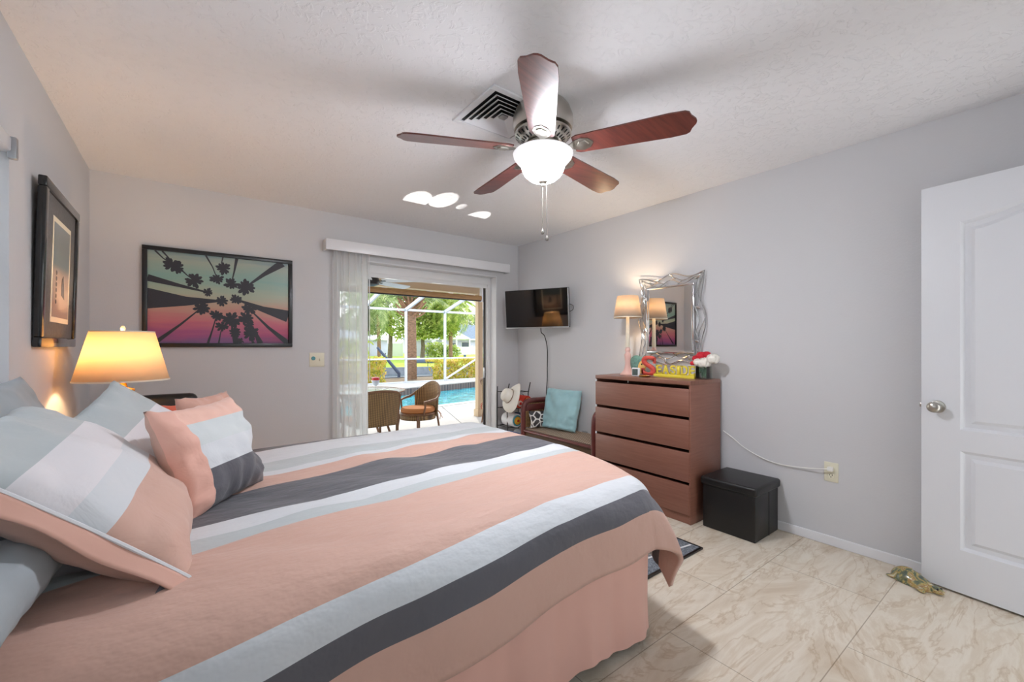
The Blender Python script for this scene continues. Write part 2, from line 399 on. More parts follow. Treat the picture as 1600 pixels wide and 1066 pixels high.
# rear wall, out of view; open doorway and window opening added to admit daylight
struct('wall_rear', MB().box((2.93, YR-.2, 0), (XR, YR, ZC)).box((XL, YR-.2, 0), (.25, YR, ZC)).box((1.45, YR-.2, 0), (2.1, YR, ZC)).box((.25, YR-.2, 0), (1.45, YR, .85)).box((.25, YR-.2, 2.06), (1.45, YR, ZC)).box((2.1, YR-.2, 2.06), (2.93, YR, ZC)), M['wall'])
w2 = struct('added_window', MB().box((.25, YR-.12, .85), (1.45, YR-.115, 2.06)), M['glass'])  # unseen window, added to bring fill light to the bed's near side
struct('window_frame', MB().box((.25, YR-.15, .85), (.3, YR-.09, 2.06)).box((1.4, YR-.15, .85), (1.45, YR-.09, 2.06)).box((.3, YR-.15, .85), (1.4, YR-.09, .9)).box((.3, YR-.15, 2.01), (1.4, YR-.09, 2.06)).box((.3, YR-.14, 1.43), (1.4, YR-.1, 1.47)), M['vinyl'], w2)
struct('baseboard_right', MB().box((XR-.014, YR, 0), (XR, YB, .058), .004), M['white_semi'])
mb = MB(); mb.box((XL, YB-.014, 0), (OX0-.005, YB, .058)); mb.box((OX1+.005, YB-.014, 0), (XR-.014, YB, .058))
struct('baseboard_back', mb, M['white_semi'])
struct('baseboard_left', MB().box((XL, YR, 0), (XL+.014, YB-.014, .058), .004), M['white_semi'])
struct('hall_baffle', MB().box((1.95, -1.7, 0), (2.05, YR-.2, ZC)).box((3.17, -1.7, 0), (3.27, YR-.2, ZC)).box((1.95, -1.7, ZC), (3.27, YR-.2, ZC+.1)), M['wall'])  # unseen hall walls and ceiling, added to cut skylight through the doorway
# window_1 on left wall, lengthened out of view to let in more daylight
wo = struct('window_1', MB().box((XL-.19, WY0, WZ0), (XL-.185, WY1, WZ1)), M['glass'])
mb = MB()
for a, b in (((WY0,WZ0),(WY0+.05,WZ1)), ((WY1-.05,WZ0),(WY1,WZ1)), ((WY0,WZ0),(WY1,WZ0+.05)), ((WY0,WZ1-.05),(WY1,WZ1)), ((WY0,1.5),(WY1,1.54))):
    mb.box((XL-.17, a[0], a[1]), (XL-.13, b[0], b[1]), .004)
struct('window_frame', mb, M['vinyl'], wo)
struct('window_sill', MB().box((XL-.13, WY0, WZ0-.0), (XL+.02, WY1+.01, WZ0+.018), .004), M['white_semi'], wo)
t = thing('window_shade', 'white pleated shade covering the window at the left edge of the room', 'window blind', (XL-.02, (WY0+WY1)/2, WZ0+.02))
def pleatf(u, v):
    z = WZ0+.03+v*(WZ1-WZ0-.09); return Vector((XL-.03+(.008 if int(round(v*60))%2 else -.008), WY0+.01+u*(WY1-WY0-.02), z))
part('pleats', MB().grid(pleatf, 1, 60), M['pleat'], t, w=True, smooth=False)
part('head_rail', MB().box((XL-.06, WY0+.005, WZ1-.06), (XL+.012, WY1-.004, WZ1-.004), .008), M['white_semi'], t, w=True)
part('bracket', MB().box((XL-.0, WY1-.03, WZ1-.085), (XL+.026, WY1-.002, WZ1-.002), .006), M['silver'], t, w=True)
part('bottom_rail', MB().box((XL-.045, WY0+.01, WZ0+.02), (XL-.012, WY1-.01, WZ0+.04), .004), M['white_semi'], t, w=True)

# door_1: sliding patio door frame in the opening
d1 = D.objects.new('door_1', None); COL.objects.link(d1); d1['kind'] = 'structure'; d1.location = (OX0, YB+.1, 0)
FY0, FY1 = YB+.11, YB+.185
mb = MB().box((OX0, FY0, 1.955), (OX1, FY1, OZ1), .004).box((OX1-.05, FY0, 0), (OX1, FY1, 1.955), .004).box((OX0, FY0, 0), (OX0+.05, FY1, 1.955), .004).box((OX0, FY0, -.0), (OX1, FY1, .025), .004)
mb.box((OX0+.05, FY0+.01, 1.915), (OX1-.05, FY0+.025, 1.955)).box((OX1-.062, FY0+.02, .02), (OX1-.05, FY1-.02, 1.955))
part('door_frame', mb, M['vinyl'], d1, w=True)
mb = MB().box((1.345, FY0+.005, .03), (1.395, FY0+.04, 1.955), .004).box((OX0+.052, FY0+.005, .03), (OX0+.1, FY0+.04, 1.955), .004).box((OX0+.1, FY0+.005, .03), (1.345, FY0+.04, .09), .004).box((OX0+.1, FY0+.005, 1.9), (1.345, FY0+.04, 1.955), .004)
pan = part('sliding_panel', mb, M['vinyl'], d1, w=True)
part('pane', MB().box((OX0+.1, FY0+.02, .09), (1.345, FY0+.024, 1.9)), M['glass'], pan, w=True)
part('screen_edge', MB().box((OX1-.075, FY0+.03, .025), (OX1-.064, FY1-.012, 1.95), .001), M['wire'], d1, w=True, label='dark grey screen edge')
part('latch', MB().box((OX1-.085, FY0+.02, .86), (OX1-.076, FY0+.05, .98), .003).ball((OX1-.08, FY0+.02, .93), .012), M['silver'], d1, w=True)
part('opening_liner', MB().box((OX0-.001, YB-.004, 0), (OX0+.012, FY0, OZ1), .001).box((OX1-.012, YB-.004, 0), (OX1+.001, FY0, OZ1), .001).box((OX0+.012, YB-.004, OZ1-.012), (OX1-.012, FY0, OZ1+.001), .001), M['white'], d1, w=True)

# vertical blind: valance and bunched sheer vanes
t = thing('vertical_blind', 'white valance with sheer vertical vanes bunched at left of the glass door', 'window blind', (1.96, YB-.07, 0))
part('valance', MB().box((.955, YB-.115, 2.083), (2.966, YB-.1, 2.178), .003).box((.955, YB-.1, 2.083), (.968, YB-.001, 2.178), .002).box((2.953, YB-.1, 2.083), (2.966, YB-.001, 2.178), .002).box((.968, YB-.1, 2.166), (2.953, YB-.001, 2.178), .002), M['white_semi'], t, w=True)
part('track', MB().box((1.0, YB-.075, 2.12), (2.92, YB-.035, 2.15), .004), M['vinyl'], t, w=True)
for i in range(15):
    x = 1.045+i*.0205; ang = radians(58+22*sin(i*2.3)); 
    def vf(u, v, x=x, ang=ang):
        s_ = (u-.5)*.088; bow = .006*(1-(2*u-1)**2)
        px = s_*cos(ang)-bow*sin(ang); py = s_*sin(ang)+bow*cos(ang)
        return Vector((x+px+.003*sin(v*5+x*40), YB-.058+py*.75, .035+v*2.09))
    part('vane', MB().grid(vf, 5, 6), M['vane'], t, w=True)
part('wand', MB().tube([(1.352, YB-.06, 2.12), (1.354, YB-.06, .9)], .004), M['vinyl'], t, w=True)

# door_2: white arched-panel door, open against the right wall
ang = atan2(.34, .047)   # direction of travel from latch edge to hinge is (-.137,-.99)
dx, dy = -.137, -.9906
dr = thing('door', 'open white arched two-panel door with a nickel knob at the right', 'door', (3.091, .474, .012)); del dr['label'], dr['category']; dr.name = 'door_2'; dr['kind'] = 'structure'
dr.rotation_euler = (0, 0, atan2(dy, dx))          # local +x runs to the hinge; room side is local +y or -y
DW, DH, DT = .80, 2.04, .035
# local frame: rotation = -97.9deg; room side (towards -x world) is local -y
mb = MB()
def panel_z(x, top):    # arched top edge of the upper panel
    return top
SX0, SX1 = .145, DW-.145
sgn = -1
def rect_ring(mb, outer, inner, y0, y1):
    n = len(outer)
    for i in range(n):
        a, b = outer[i], outer[(i+1)%n]; c, d = inner[(i+1)%n], inner[i]
        mb.poly([(a[0], y0, a[1]), (b[0], y0, b[1]), (c[0], y1, c[1]), (d[0], y1, d[1])])
def arch(x0, x1, zb, zt, rise, n=16, inset=0):
    pts = [(x0+inset, zb+inset), (x1-inset, zb+inset)]
    for k in range(n+1):
        u = 1-k/n; x = x0+inset+(x1-x0-2*inset)*u
        pts.append((x, zt-inset+rise*(.5-.5*cos(2*pi*u))))
    return pts
FYs = -DT      # room face at local y = -DT
def door_face(y, depth_sign):
    up = arch(SX0, SX1, 0.807, 1.838, .055); lo = arch(SX0, SX1, .213, .703, 0)
    # face around panels: strips
    bm = mb
    bm.poly([(0,y,0),(SX0,y,0),(SX0,y,DH),(0,y,DH)]); bm.poly([(SX1,y,0),(DW,y,0),(DW,y,DH),(SX1,y,DH)])
    bm.poly([(SX0,y,0),(SX1,y,0),(SX1,y,.213),(SX0,y,.213)]); bm.poly([(SX0,y,.703),(SX1,y,.703),(SX1,y,.807),(SX0,y,.807)])
    tops = up[2:]
    for a, b in zip(tops, tops[1:]): bm.poly([(a[0],y,a[1]),(b[0],y,b[1]),(b[0],y,DH),(a[0],y,DH)])
    for base, zb, zt, rise in ((up,.807,1.838,.055),(lo,.213,.703,0)):
        i1 = arch(SX0,SX1,zb,zt,rise,inset=.014); i2 = arch(SX0,SX1,zb,zt,rise*.95,inset=.034); i3 = arch(SX0,SX1,zb,zt,rise*.9,inset=.05)
        yy = y+.015*depth_sign
        rect_ring(bm, base, i1, y, yy); rect_ring(bm, i1, i2, yy, yy); rect_ring(bm, i2, i3, yy, y+.003*depth_sign)
        yf = y+.003*depth_sign
        bot = (i3[0], i3[1]); tp = i3[2:]
        for a, b in zip(tp, tp[1:]): bm.poly([(a[0],yf,a[1]),(b[0],yf,b[1]),(b[0],yf,bot[0][1]),(a[0],yf,bot[0][1])])
door_face(-DT, 1); door_face(0, -1)
mb.poly([(0,0,0),(0,-DT,0),(0,-DT,DH),(0,0,DH)]).poly([(DW,0,0),(DW,-DT,0),(DW,-DT,DH),(DW,0,DH)]).poly([(0,0,0),(DW,0,0),(DW,-DT,0),(0,-DT,0)]).poly([(0,0,DH),(DW,0,DH),(DW,-DT,DH),(0,-DT,DH)])
bmesh.ops.remove_doubles(mb.bm, verts=mb.bm.verts, dist=.0004)
part('door_leaf', mb, M['door'], dr, smooth=False)
kz = .912
def knob(side):
    yb = -DT if side < 0 else 0
    mb = MB().lathe([(0,.066),(.018,.065),(.026,.058),(.028,.048),(.022,.034),(.012,.026),(.011,.012),(.03,.008),(.032,0)], (0,0,0), 24, 'Y')
    mb.xf(Matrix.Translation((.062, yb, kz)) @ Matrix.Scale(side, 4, (0,1,0)))
    return mb
kn = part('door_knob', knob(-1), M['nickel'], dr)
part('door_knob', knob(1), M['nickel'], dr)
part('strike', MB().box((-.003, -DT*.75, kz-.03), (.0005, -DT*.25, kz+.03)).box((-.012, -DT*.62, kz-.01), (0, -DT*.38, kz+.01), .003), M['nickel'], dr)
# doorstop ornament
t = thing('doorstop', 'mottled green and gold glazed turtle shaped doorstop on the floor against the door', 'doorstop', (2.995, .49, 0), atan2(-.197, -.085))
def turt(u, v):
    a = 2*pi*u; b = v*pi/2; L = .098; Wd = .056*(1+.08*cos(3*a))
    x = L*cos(a)*cos(b); y = Wd*sin(a)*cos(b); z = .060*sin(b)*(1-.2*cos(a))
    return Vector((x-.015, y, z+.002))
mbt = MB().grid(turt, 40, 12)
m, nt, b = new_mat('mottled_glaze'); M['glaze'] = m
tc = N(nt,'ShaderNodeTexCoord'); n = N(nt,'ShaderNodeTexNoise', i_Scale=26, i_Detail=4, i_Distortion=1.5); nt.links.new(tc.outputs['Object'], n.inputs['Vector'])
r = ramp(nt, [(.34,(70,84,74)),(.45,(108,114,84)),(.52,(184,166,104)),(.6,(150,112,66)),(.7,(206,200,166))]); nt.links.new(n.outputs[0], r.inputs[0]); nt.links.new(r.outputs[0], b.inputs['Base Color']); b.inputs['Roughness'].default_value=.2; b.inputs['Coat Weight'].default_value=.5
part('shell', mbt, m, t)
part('head', MB().ball((.088,0,.018), .026, (1.3,.8,.62)), m, t)
for x, y, a in ((.045,.04,.6),(.045,-.045,-.6),(-.07,.035,2.4),(-.07,-.035,-2.4)):
    mb = MB().ball((0,0,0), .03, (1.35,.6,.28)); mb.xf(Matrix.Translation((x,y,.01)) @ Matrix.Rotation(a,4,'Z')); part('flipper', mb, m, t)
for y in (.012,-.012): part('eye', MB().ball((.1,y,.03), .005), M['black'], t)

# outlet, switch plate, cords
def plate(name, label, cat, x=None, y=None, z=0, h=.116, wd=.072, wall='R'):
    t = thing(name, label, cat, (XR if wall=='R' else x, y if wall=='R' else YB, z))
    return t
t = thing('wall_outlet', 'almond double wall outlet beside the black storage ottoman', 'outlet', (XR, .903, .453))
part('cover_plate', MB().box((-.006,-.037,-.06),(0,.037,.06),.003), M['cream'], t)
for dz in (.022,-.022):
    s_ = part('socket', MB().lathe([(.0165,-.009),(.0165,-.005)], (0,0,dz), 20, 'X'), M['cream'], t)
    part('slots', MB().box((-.0096,-.008,dz+.001),(-.0088,-.005,dz+.009)).box((-.0096,.005,dz+.001),(-.0088,.008,dz+.009)).lathe([(.003,-.0096),(.003,-.0088)],(0,0,dz-.007),10,'X'), M['black'], s_)
cord = [(XR-.03,1.56,.61),(XR-.012,1.5,.565),(XR-.012,1.42,.51),(XR-.012,1.3,.46),(XR-.012,1.18,.44),(XR-.02,1.05,.45),(XR-.035,.95,.468),(XR-.03,.905,.476)]
t = thing('power_cord', 'thin white power cord sagging from the dresser to the wall outlet', 'cord', (XR-.012,1.3,.44))
part('cable', MB().tube(smoothpath(cord), .0036, 6), M['cable_white'], t, w=True)
part('plug', MB().box((XR-.034,.888,.462),(XR-.0095,.918,.488),.005), M['cable_white'], t, w=True)
t = thing('light_switch', 'almond double light switch plate left of the vertical blind', 'light switch', (.905, YB, 1.113))
part('cover_plate', MB().box((-.062,-.006,-.062),(.062,0,.062),.003), M['cream'], t)
part('toggle', MB().box((.018,-.016,-.01),(.03,-.005,.012),.002), M['cream'], t)
part('dial', MB().lathe([(.014,-.014),(.018,-.005)], (-.03,0,.012), 20, 'Y'), mat('teal_sticker', (90,160,170), .5), t, label='round teal dial')
t = thing('wall_outlet', 'grey wall outlet low on the right wall behind the teal pillow', 'outlet', (XR, 2.96, .33))
part('cover_plate', MB().box((-.006,-.037,-.05),(0,.037,.05),.003), M['silver'], t)
part('socket', MB().box((-.009,-.016,-.034),(-.006,.016,.034),.002), M['wire'], t)

# ------------------------------------------------------------------ bed
BZ = .69; X0, Y0N, Y0F, RR = 1.60, 1.19, 2.60, .15
bed = thing('bed', 'large bed with peach skirt and mattress under the striped comforter', 'bed', (.55, 1.9, 0))
part('mattress', MB().box((-.5,1.13,.36),(1.6,2.68,.64),.05,4), M['mattress'], bed, w=True)
part('box_spring', MB().box((-.5,1.12,.14),(1.6,2.69,.36),.02), M['mattress'], bed, w=True)
path = [(-.5,1.085),(1.50,1.085),(1.57,1.10),(1.615,1.16),(1.62,1.25),(1.62,2.55),(1.58,2.7),(1.5,2.715),(-.5,2.715)]
pp = []
for (a, b) in zip(path, path[1:]):
    n_ = max(2, int(hypot(b[0]-a[0], b[1]-a[1])/.018))
    for k in range(n_): pp.append((a[0]+(b[0]-a[0])*k/n_, a[1]+(b[1]-a[1])*k/n_))
pp.append(path[-1]); cx, cy = .55, 1.9
def skirtf(u, v):
    i = min(int(u*(len(pp)-1)+.5), len(pp)-1); x, y = pp[i]
    q = pp[min(i+1,len(pp)-1)]; p = pp[max(i-1,0)]; tx, ty = q[0]-p[0], q[1]-p[1]; L = hypot(tx,ty) or 1
    nx, ny = ty/L, -tx/L
    w_ = (.010*sin(i*.42)+.012*nz(i*.09,v*1.2,0)*2+.004*sin(i*1.1))*(1-v)**.8
    foot = 1-v
    out = w_+.015*foot*foot
    z = .045+v*.47+.028*nz(i*.05,7,0)*foot**3+.008*sin(i*.42)*foot**4
    return Vector((x+nx*out, y+ny*out, z))
part('bed_skirt', MB().grid(skirtf, len(pp)-1, 14), M['skirt'], bed, w=True, angle=80)
part('sheet', MB().box((-.49,1.098,.40),(1.61,2.70,.47),.02), M['sheet'], bed, w=True)
for x, y in ((-.42,1.2),(-.42,2.6),(1.44,1.2),(1.44,2.6)):
    part('leg', MB().tube([(x,y,.0),(x,y,.14)], [.022,.03], 12), M['mahogany'], bed, w=True)

# comforter: fabric coordinates (a along the bed, c across, skewed a little) draped over the bed
PEACH=(207,167,150); DARK=(92,91,97); WHT=(212,215,218); GRY=(186,193,194)
ST = [(.0,PEACH),(.84,DARK),(.925,WHT),(1.015,PEACH),(1.375,GRY),(1.44,WHT),(1.54,DARK),(1.81,PEACH),(1.975,WHT),(2.05,GRY),(2.215,WHT),(2.49,DARK),(2.60,PEACH)]
C0, C1 = .5, 3.0
m, nt, b = new_mat('striped_comforter'); M['comforter'] = m
uvn = N(nt,'ShaderNodeUVMap'); sp = N(nt,'ShaderNodeSeparateXYZ'); nt.links.new(uvn.outputs[0], sp.inputs[0])
r = ramp(nt, [(max(0,(s_-C0)/(C1-C0)), c) for s_, c in ST], 'CONSTANT'); nt.links.new(sp.outputs[1], r.inputs[0])
n = N(nt,'ShaderNodeTexNoise', i_Scale=7, i_Detail=4); tc = N(nt,'ShaderNodeTexCoord'); mp = N(nt,'ShaderNodeMapping'); mp.inputs['Scale'].default_value=(1,2.2,1); nt.links.new(tc.outputs['Object'], mp.inputs[0]); nt.links.new(mp.outputs[0], n.inputs['Vector'])
bp = N(nt,'ShaderNodeBump', i_Strength=.7, i_Distance=.02); nt.links.new(n.outputs[0], bp.inputs['Height']); nt.links.new(bp.outputs[0], b.inputs['Normal'])
nt.links.new(r.outputs[0], b.inputs['Base Color']); b.inputs['Roughness'].default_value=.65; b.inputs['Sheen Weight'].default_value=.2
KS = .11
def drape(d, r=RR, amax=radians(80)):
    """horizontal travel and drop for arclength d past the roll start"""
    if d <= 0: return d, 0
    L = r*amax
    if d < L: a = d/r; return r*sin(a), r*(1-cos(a))
    return r*sin(amax)+(d-L)*cos(amax)*.8, r*(1-cos(amax))+(d-L)*sin(amax)
AM0, AM1 = -.49, 2.02
def comf(a, b):
    q_ = min(1, max(0, (1.75-b)/.65)); X0_ = X0-.10*q_*q_
    da = a-X0_; dbn = Y0N-b; dbf = b-Y0F
    x, y, z = min(a, X0_), min(max(b, Y0N), Y0F), BZ
    db = dbn if dbn > 0 else (dbf if dbf > 0 else 0); sg = -1 if dbn > 0 else 1
    rf = .13 if sg > 0 else RR
    if da > 0 and db > 0:
        d = hypot(da, db); th = atan2(db, da); h, dr_ = drape(d if d < .34 else .34+(d-.34)*.8)
        kk = min(1, max(0, d-.16)/.3)
        fold = .012*sin(th*9+.3)*kk+.075*sin(pi*min(1,kk)*.55)*sin(th*2)
        if sg < 0: dr_ += .04*max(0, d-.3)/.25*sin(th*2)**2
        x += (h+fold)*da/d; y += sg*(h+fold)*db/d; z -= dr_*1.0
    elif da > 0:
        h, dr_ = drape(da); h += .014*sin(b*11)*min(1,max(0,da-.15)*4); x += h; z -= dr_
    elif db > 0:
        h, dr_ = drape(db, rf); k = min(1, max(0, db-.1)*5)
        h += k*(.012*sin(a*9+1)+.016*nz(a*4,b*2,3)); y += sg*h; z -= dr_
    z -= .04*q_*q_*min(1, max(0, (a-1.0)/.6))
    # puffiness and wrinkles
    top = 1 if (da <= 0 and db <= 0) else .4
    edge = min(1, max(0, (X0+.02-a))*3)
    z += top*(.010*nz(a*2.2,b*2.2,1)+.006*nz(a*5,b*9,2)+.012*sin((b-1.2)/(1.45)*pi)*edge)
    z += top*.009*abs(nz(a*2.4+b*5,b*3,9))*2+top*.005*sin(a*16+b*5+3*nz(a*2,b*2,4))*max(0,nz(a*1.7,b*1.7,8)+.1)*2
    y += .006*nz(a*3,b*3,5) if not (da>0 and db>0) else 0
    return Vector((x, y, z))
CE0, CE1 = .69, 2.98
mb = MB(); NA, NB = 190, 170
g = []
for i in range(NA+1):
    row = []
    a = AM0+(AM1-AM0)*i/NA
    for j in range(NB+1):
        c = CE0+(CE1-CE0)*j/NB; row.append((mb.bm.verts.new(comf(a+.0*c, c+KS*a)), c))
    g.append(row)
for i in range(NA):
    for j in range(NB):
        q = (g[i][j], g[i+1][j], g[i+1][j+1], g[i][j+1])
        fc = mb.bm.faces.new([v for v, _ in q])
        for l, (v, c) in zip(fc.loops, q): l[mb.uv].uv = (0, (c-C0)/(C1-C0))
cf = solo('comforter', mb, M['comforter'], 'striped peach, white, grey and charcoal comforter spread over the bed', 'comforter', angle=180)
md = cf.modifiers.new('thickness','SOLIDIFY'); md.thickness=.022; md.offset=-1
if cf.data.polygons[0].normal.z < 0: md.offset = 1

# ------------------------------------------------------------------ pillows
def pillow_mesh(w, h, t, seed=0, n=34, pinch=.07, wr=.008, power=.42, flange=0):
    """two-sided pillow; UV u,v on the front (0..1), back uses u+2"""
    mb = MB()
    def side(sg, uo):
        g = []
        for i in range(n+1):
            row = []
            for j in range(n+1):
                u = -1+2*i/n; v = -1+2*j/n
                e = (1-u*u)*(1-v*v)
                x = w/2*u*(1-pinch*(1-v*v)*abs(u)**1.5); y = h/2*v*(1-pinch*(1-u*u)*abs(v)**1.5)
                th = t/2*max(0, e)**power
                k = 1-max(0,e)**.5
                wv = wr*(nz(u*2.2+seed, v*2.2, sg*3)*2+nz(u*6, v*6+seed, sg)*k*1.2+.5*sin(18*(u if abs(v)>abs(u) else v)+seed)*k*.8)*min(1, e*6)
                ed = (1-e)**6*.006*nz(u*5+seed, v*5, 0)
                row.append(mb.bm.verts.new((x+ed, y+ed, sg*(th)+wv*(1 if sg>0 else .4)+.012*nz(u*1.1+seed, v*1.1, 5))))
            g.append(row)
        for i in range(n):
            for j in range(n):
                ids = ((i,j),(i+1,j),(i+1,j+1),(i,j+1))
                if sg < 0: ids = ids[::-1]
                fc = mb.bm.faces.new([g[a][b] for a, b in ids])
                for l, (a, b) in zip(fc.loops, ids): l[mb.uv].uv = (a/n+uo, b/n)
    side(1, 0); side(-1, 2)
    bmesh.ops.remove_doubles(mb.bm, verts=mb.bm.verts, dist=.0015)
    return mb
def frame_mat(center, right, up):
    r_ = Vector(right).normalized(); u_ = Vector(up); u_ = (u_-r_*u_.dot(r_)).normalized(); n_ = r_.cross(u_)
    m_ = Matrix((r_, u_, n_)).transposed().to_4x4(); m_.translation = Vector(center); return m_
def band_mat(name, stops, axis=1, left=None, back=PEACH, bump=.6):
    m, nt, b = new_mat(name)
    uvn = N(nt,'ShaderNodeUVMap'); sp = N(nt,'ShaderNodeSeparateXYZ'); nt.links.new(uvn.outputs[0], sp.inputs[0])
    r = ramp(nt, stops, 'CONSTANT'); nt.links.new(sp.outputs[axis], r.inputs[0])
    col = r.outputs[0]
    def pick(cond_val, gt, colr, prev):
        mt = N(nt,'ShaderNodeMath', operation='GREATER_THAN' if gt else 'LESS_THAN'); nt.links.new(sp.outputs[0], mt.inputs[0]); mt.inputs[1].default_value = cond_val
        mx = N(nt,'ShaderNodeMix', data_type='RGBA'); nt.links.new(mt.outputs[0], mx.inputs[0]); nt.links.new(prev, mx.inputs[6]); mx.inputs[7].default_value = srgb(*colr); return mx.outputs[2]
    if left: col = pick(left[0], False, left[1], col)
    col = pick(1.5, True, back, col)
    nt.links.new(col, b.inputs['Base Color']); b.inputs['Roughness'].default_value=.68; b.inputs['Sheen Weight'].default_value=.2
    tc = N(nt,'ShaderNodeTexCoord'); n = N(nt,'ShaderNodeTexNoise', i_Scale=9, i_Detail=4, i_Distortion=.8); nt.links.new(tc.outputs['Object'], n.inputs['Vector'])
    bp = N(nt,'ShaderNodeBump', i_Strength=bump, i_Distance=.012); nt.links.new(n.outputs[0], bp.inputs['Height']); nt.links.new(bp.outputs[0], b.inputs['Normal'])
    return m
def put_pillow(name, mb, m, mtx, label, cat, group=None):
    o = D.objects.new(name, finish(mb, name, m, True, 180)); COL.objects.link(o); o.matrix_world = mtx; tag(o, label, cat, group)
    return o
sham = band_mat('sham_bands', [(0,PEACH),(.38,WHT),(.52,(226,222,224)),(.72,GRY)])
cush = band_mat('cushion_bands', [(0,DARK),(.36,WHT),(.58,(206,212,212)),(.8,(236,190,172))], left=(.17,(232,180,162)))
# near sham, its face tilted up from the bed toward the window wall
A_c, A_r, A_u = (-.215,1.60,.855), (-.03,1,.0), (-.74,-.03,.66)
shA = put_pillow('pillow_sham', pillow_mesh(.74,.56,.23,1,wr=.013), sham, frame_mat(A_c, A_r, A_u), 'big peach, white and grey banded pillow nearest the camera, lying on the comforter', 'pillow', 'banded pillow shams on the bed')
# piping strip and dark inner flap of the opening on its near side
def sham_edge():
    pts = [Vector((-.37*(1-.07*(1-v*v)), .28*v, .018)) for v in [-1+2*k/20 for k in range(21)]]
    return pts
pc = D.objects.new('piping', finish(MB().tube(sham_edge(), .0045, 6), 'piping', M['white'])); COL.objects.link(pc); pc.parent = shA
def flange(u, v):
    vv = -1+2*v; x = -.37*(1-.07*(1-vv*vv))
    return Vector((x-.035*u-.006*nz(v*5,u,0), .28*vv, .016-.028*u+.006*sin(v*14)*u))
fo = D.objects.new('flange', finish(MB().grid(flange, 5, 24), 'flange', M['peach'])); COL.objects.link(fo); fo.parent = shA; mods(fo, .004, 0)
def tongue(u, v): return Vector((-.372-.04*u, -.285+.07*v, .01-.04*u-.01*v))
fo = D.objects.new('inner_flap', finish(MB().grid(tongue, 4, 4), 'inner_flap', M['darkcloth'])); COL.objects.link(fo); fo.parent = shA; mods(fo, .004, 0); fo['label'] = 'charcoal inner flap'
put_pillow('pillow_sham', pillow_mesh(.66,.56,.15,5,wr=.012), sham, frame_mat((-.105,1.915,.825), (.25,.93,.26), (-.7,.1,.70)), 'banded grey and white pillow behind the big one, its corner poking up before the lamp', 'pillow', 'banded pillow shams on the bed')
put_pillow('throw_cushion', pillow_mesh(.41,.37,.17,9,pinch=.09,wr=.013), cush, frame_mat((.063,1.83,.86), (.575,.8,.0), (-.3,.18,.9)), 'small square cushion with peach, grey, white and charcoal bands, propped upright', 'cushion')
put_pillow('throw_cushion', pillow_mesh(.31,.3,.13,13,pinch=.09,wr=.014), M['peach'], frame_mat((.09,2.28,.88), (.6,.8,.0), (-.35,.1,.9)), 'plain peach ruffled cushion mostly hidden behind the small banded cushion', 'cushion')
put_pillow('pillow', pillow_mesh(.5,.4,.14,17), M['coral'], frame_mat((-.04,2.48,.80), (.9,.4,.02), (-.4,.3,.55)), 'coral orange pillow behind the peach cushions at the far side of the bed', 'pillow')
put_pillow('pillow', pillow_mesh(.55,.31,.15,21), M['grey_pillow'], frame_mat((-.375,1.19,.775), (.05,1,0), (-1,.05,.06)), 'flat blue-grey pillow at the left edge, under the big banded pillow', 'pillow')
put_pillow('pillow', pillow_mesh(.72,.46,.16,25), M['grey_pillow'], frame_mat((-.43,1.95,.90), (0,1,0), (-.25,0,.95)), 'blue-grey pillow standing against the left wall behind the banded pillows', 'pillow')

# ------------------------------------------------------------------ nightstand, lamp, black chair
t = thing('nightstand', 'dark wooden nightstand under the lit yellow-shaded lamp, hidden behind the bed', 'nightstand', (-.29, 3.1, 0))
part('body', MB().box((-.22,-.22,.08),(.21,.22,.57),.004), M['dresser'], t)
part('top', MB().box((-.235,-.235,.57),(.225,.235,.6),.006), M['dresser_top'], t)
for k in range(2):
    d_ = part('drawer', MB().box((.21,-.2,.11+.23*k),(.228,.2,.32+.23*k),.004), M['dresser'], t)
    part('knob', MB().lathe([(.004,.228),(.012,.24),(.012,.25),(0,.254)], (0,0,.215+.23*k), 16, 'X'), M['nickel'], d_)
for x, y in ((-.2,-.2),(.19,-.2),(-.2,.2),(.19,.2)): part('leg', MB().box((x-.018,y-.018,0),(x+.018,y+.018,.08)), M['dresser'], t)
LX, LY = -.283, 3.1
t = thing('table_lamp', 'lit table lamp with wide cream shade and gold base in the left corner', 'table lamp', (LX, LY, .6))
part('base', MB().lathe([(.075,0),(.078,.012),(.055,.025),(.03,.05),(.05,.12),(.085,.2),(.095,.26),(.08,.33),(.045,.37),(.035,.385),(.05,.39),(.05,.4),(.02,.41),(.012,.44)], (0,0,0), 36), M['gold'], t)
part('stem', MB().tube([(0,0,.44),(0,0,.52)], .008), M['brass'], t)
shp = part('lamp_shade', MB().lathe([(.197,.447),(.132,.712)], (0,0,0), 64, cap=False), M['shade'], t, solid=.002)
part('trim', MB().lathe([(.199,.446),(.1995,.454),(.197,.454)], (0,0,0), 64, cap=False), M['ivory'], shp)
part('trim', MB().lathe([(.134,.706),(.134,.714),(.131,.714)], (0,0,0), 64, cap=False), M['ivory'], shp)
part('spider', MB().tube([(-.13,0,.705),(.13,0,.705)], .002, 6).tube([(0,-.13,.705),(0,.13,.705)], .002, 6).tube([(.05,0,.45),(.055,0,.6),(0,0,.71)], .002, 6), M['brass'], t)
part('finial', MB().lathe([(.004,.708),(.009,.72),(.011,.73),(.006,.742),(0,.745)], (0,0,0), 16), M['ivory'], t)
part('bulb', MB().lathe([(.012,.5),(.02,.52),(.03,.55),(.028,.58),(0,.6)], (0,0,0), 16), mat('warm_bulb', (255,220,160), .4, emis=(255,196,120), estr=6), t)
add_light('table_lamp_light', 'POINT', (LX-.035, LY-.01, 1.20), 7.2, (1, .69, .41), shadow_soft_size=.03)
t = thing('chair', 'black leather chair with rounded padded back in the far left corner', 'chair', (-.2, 3.68, 0))
part('backrest', MB().box((-.24,-.12,.42),(.25,.0,.915),.045,4), M['black_leather'], t)
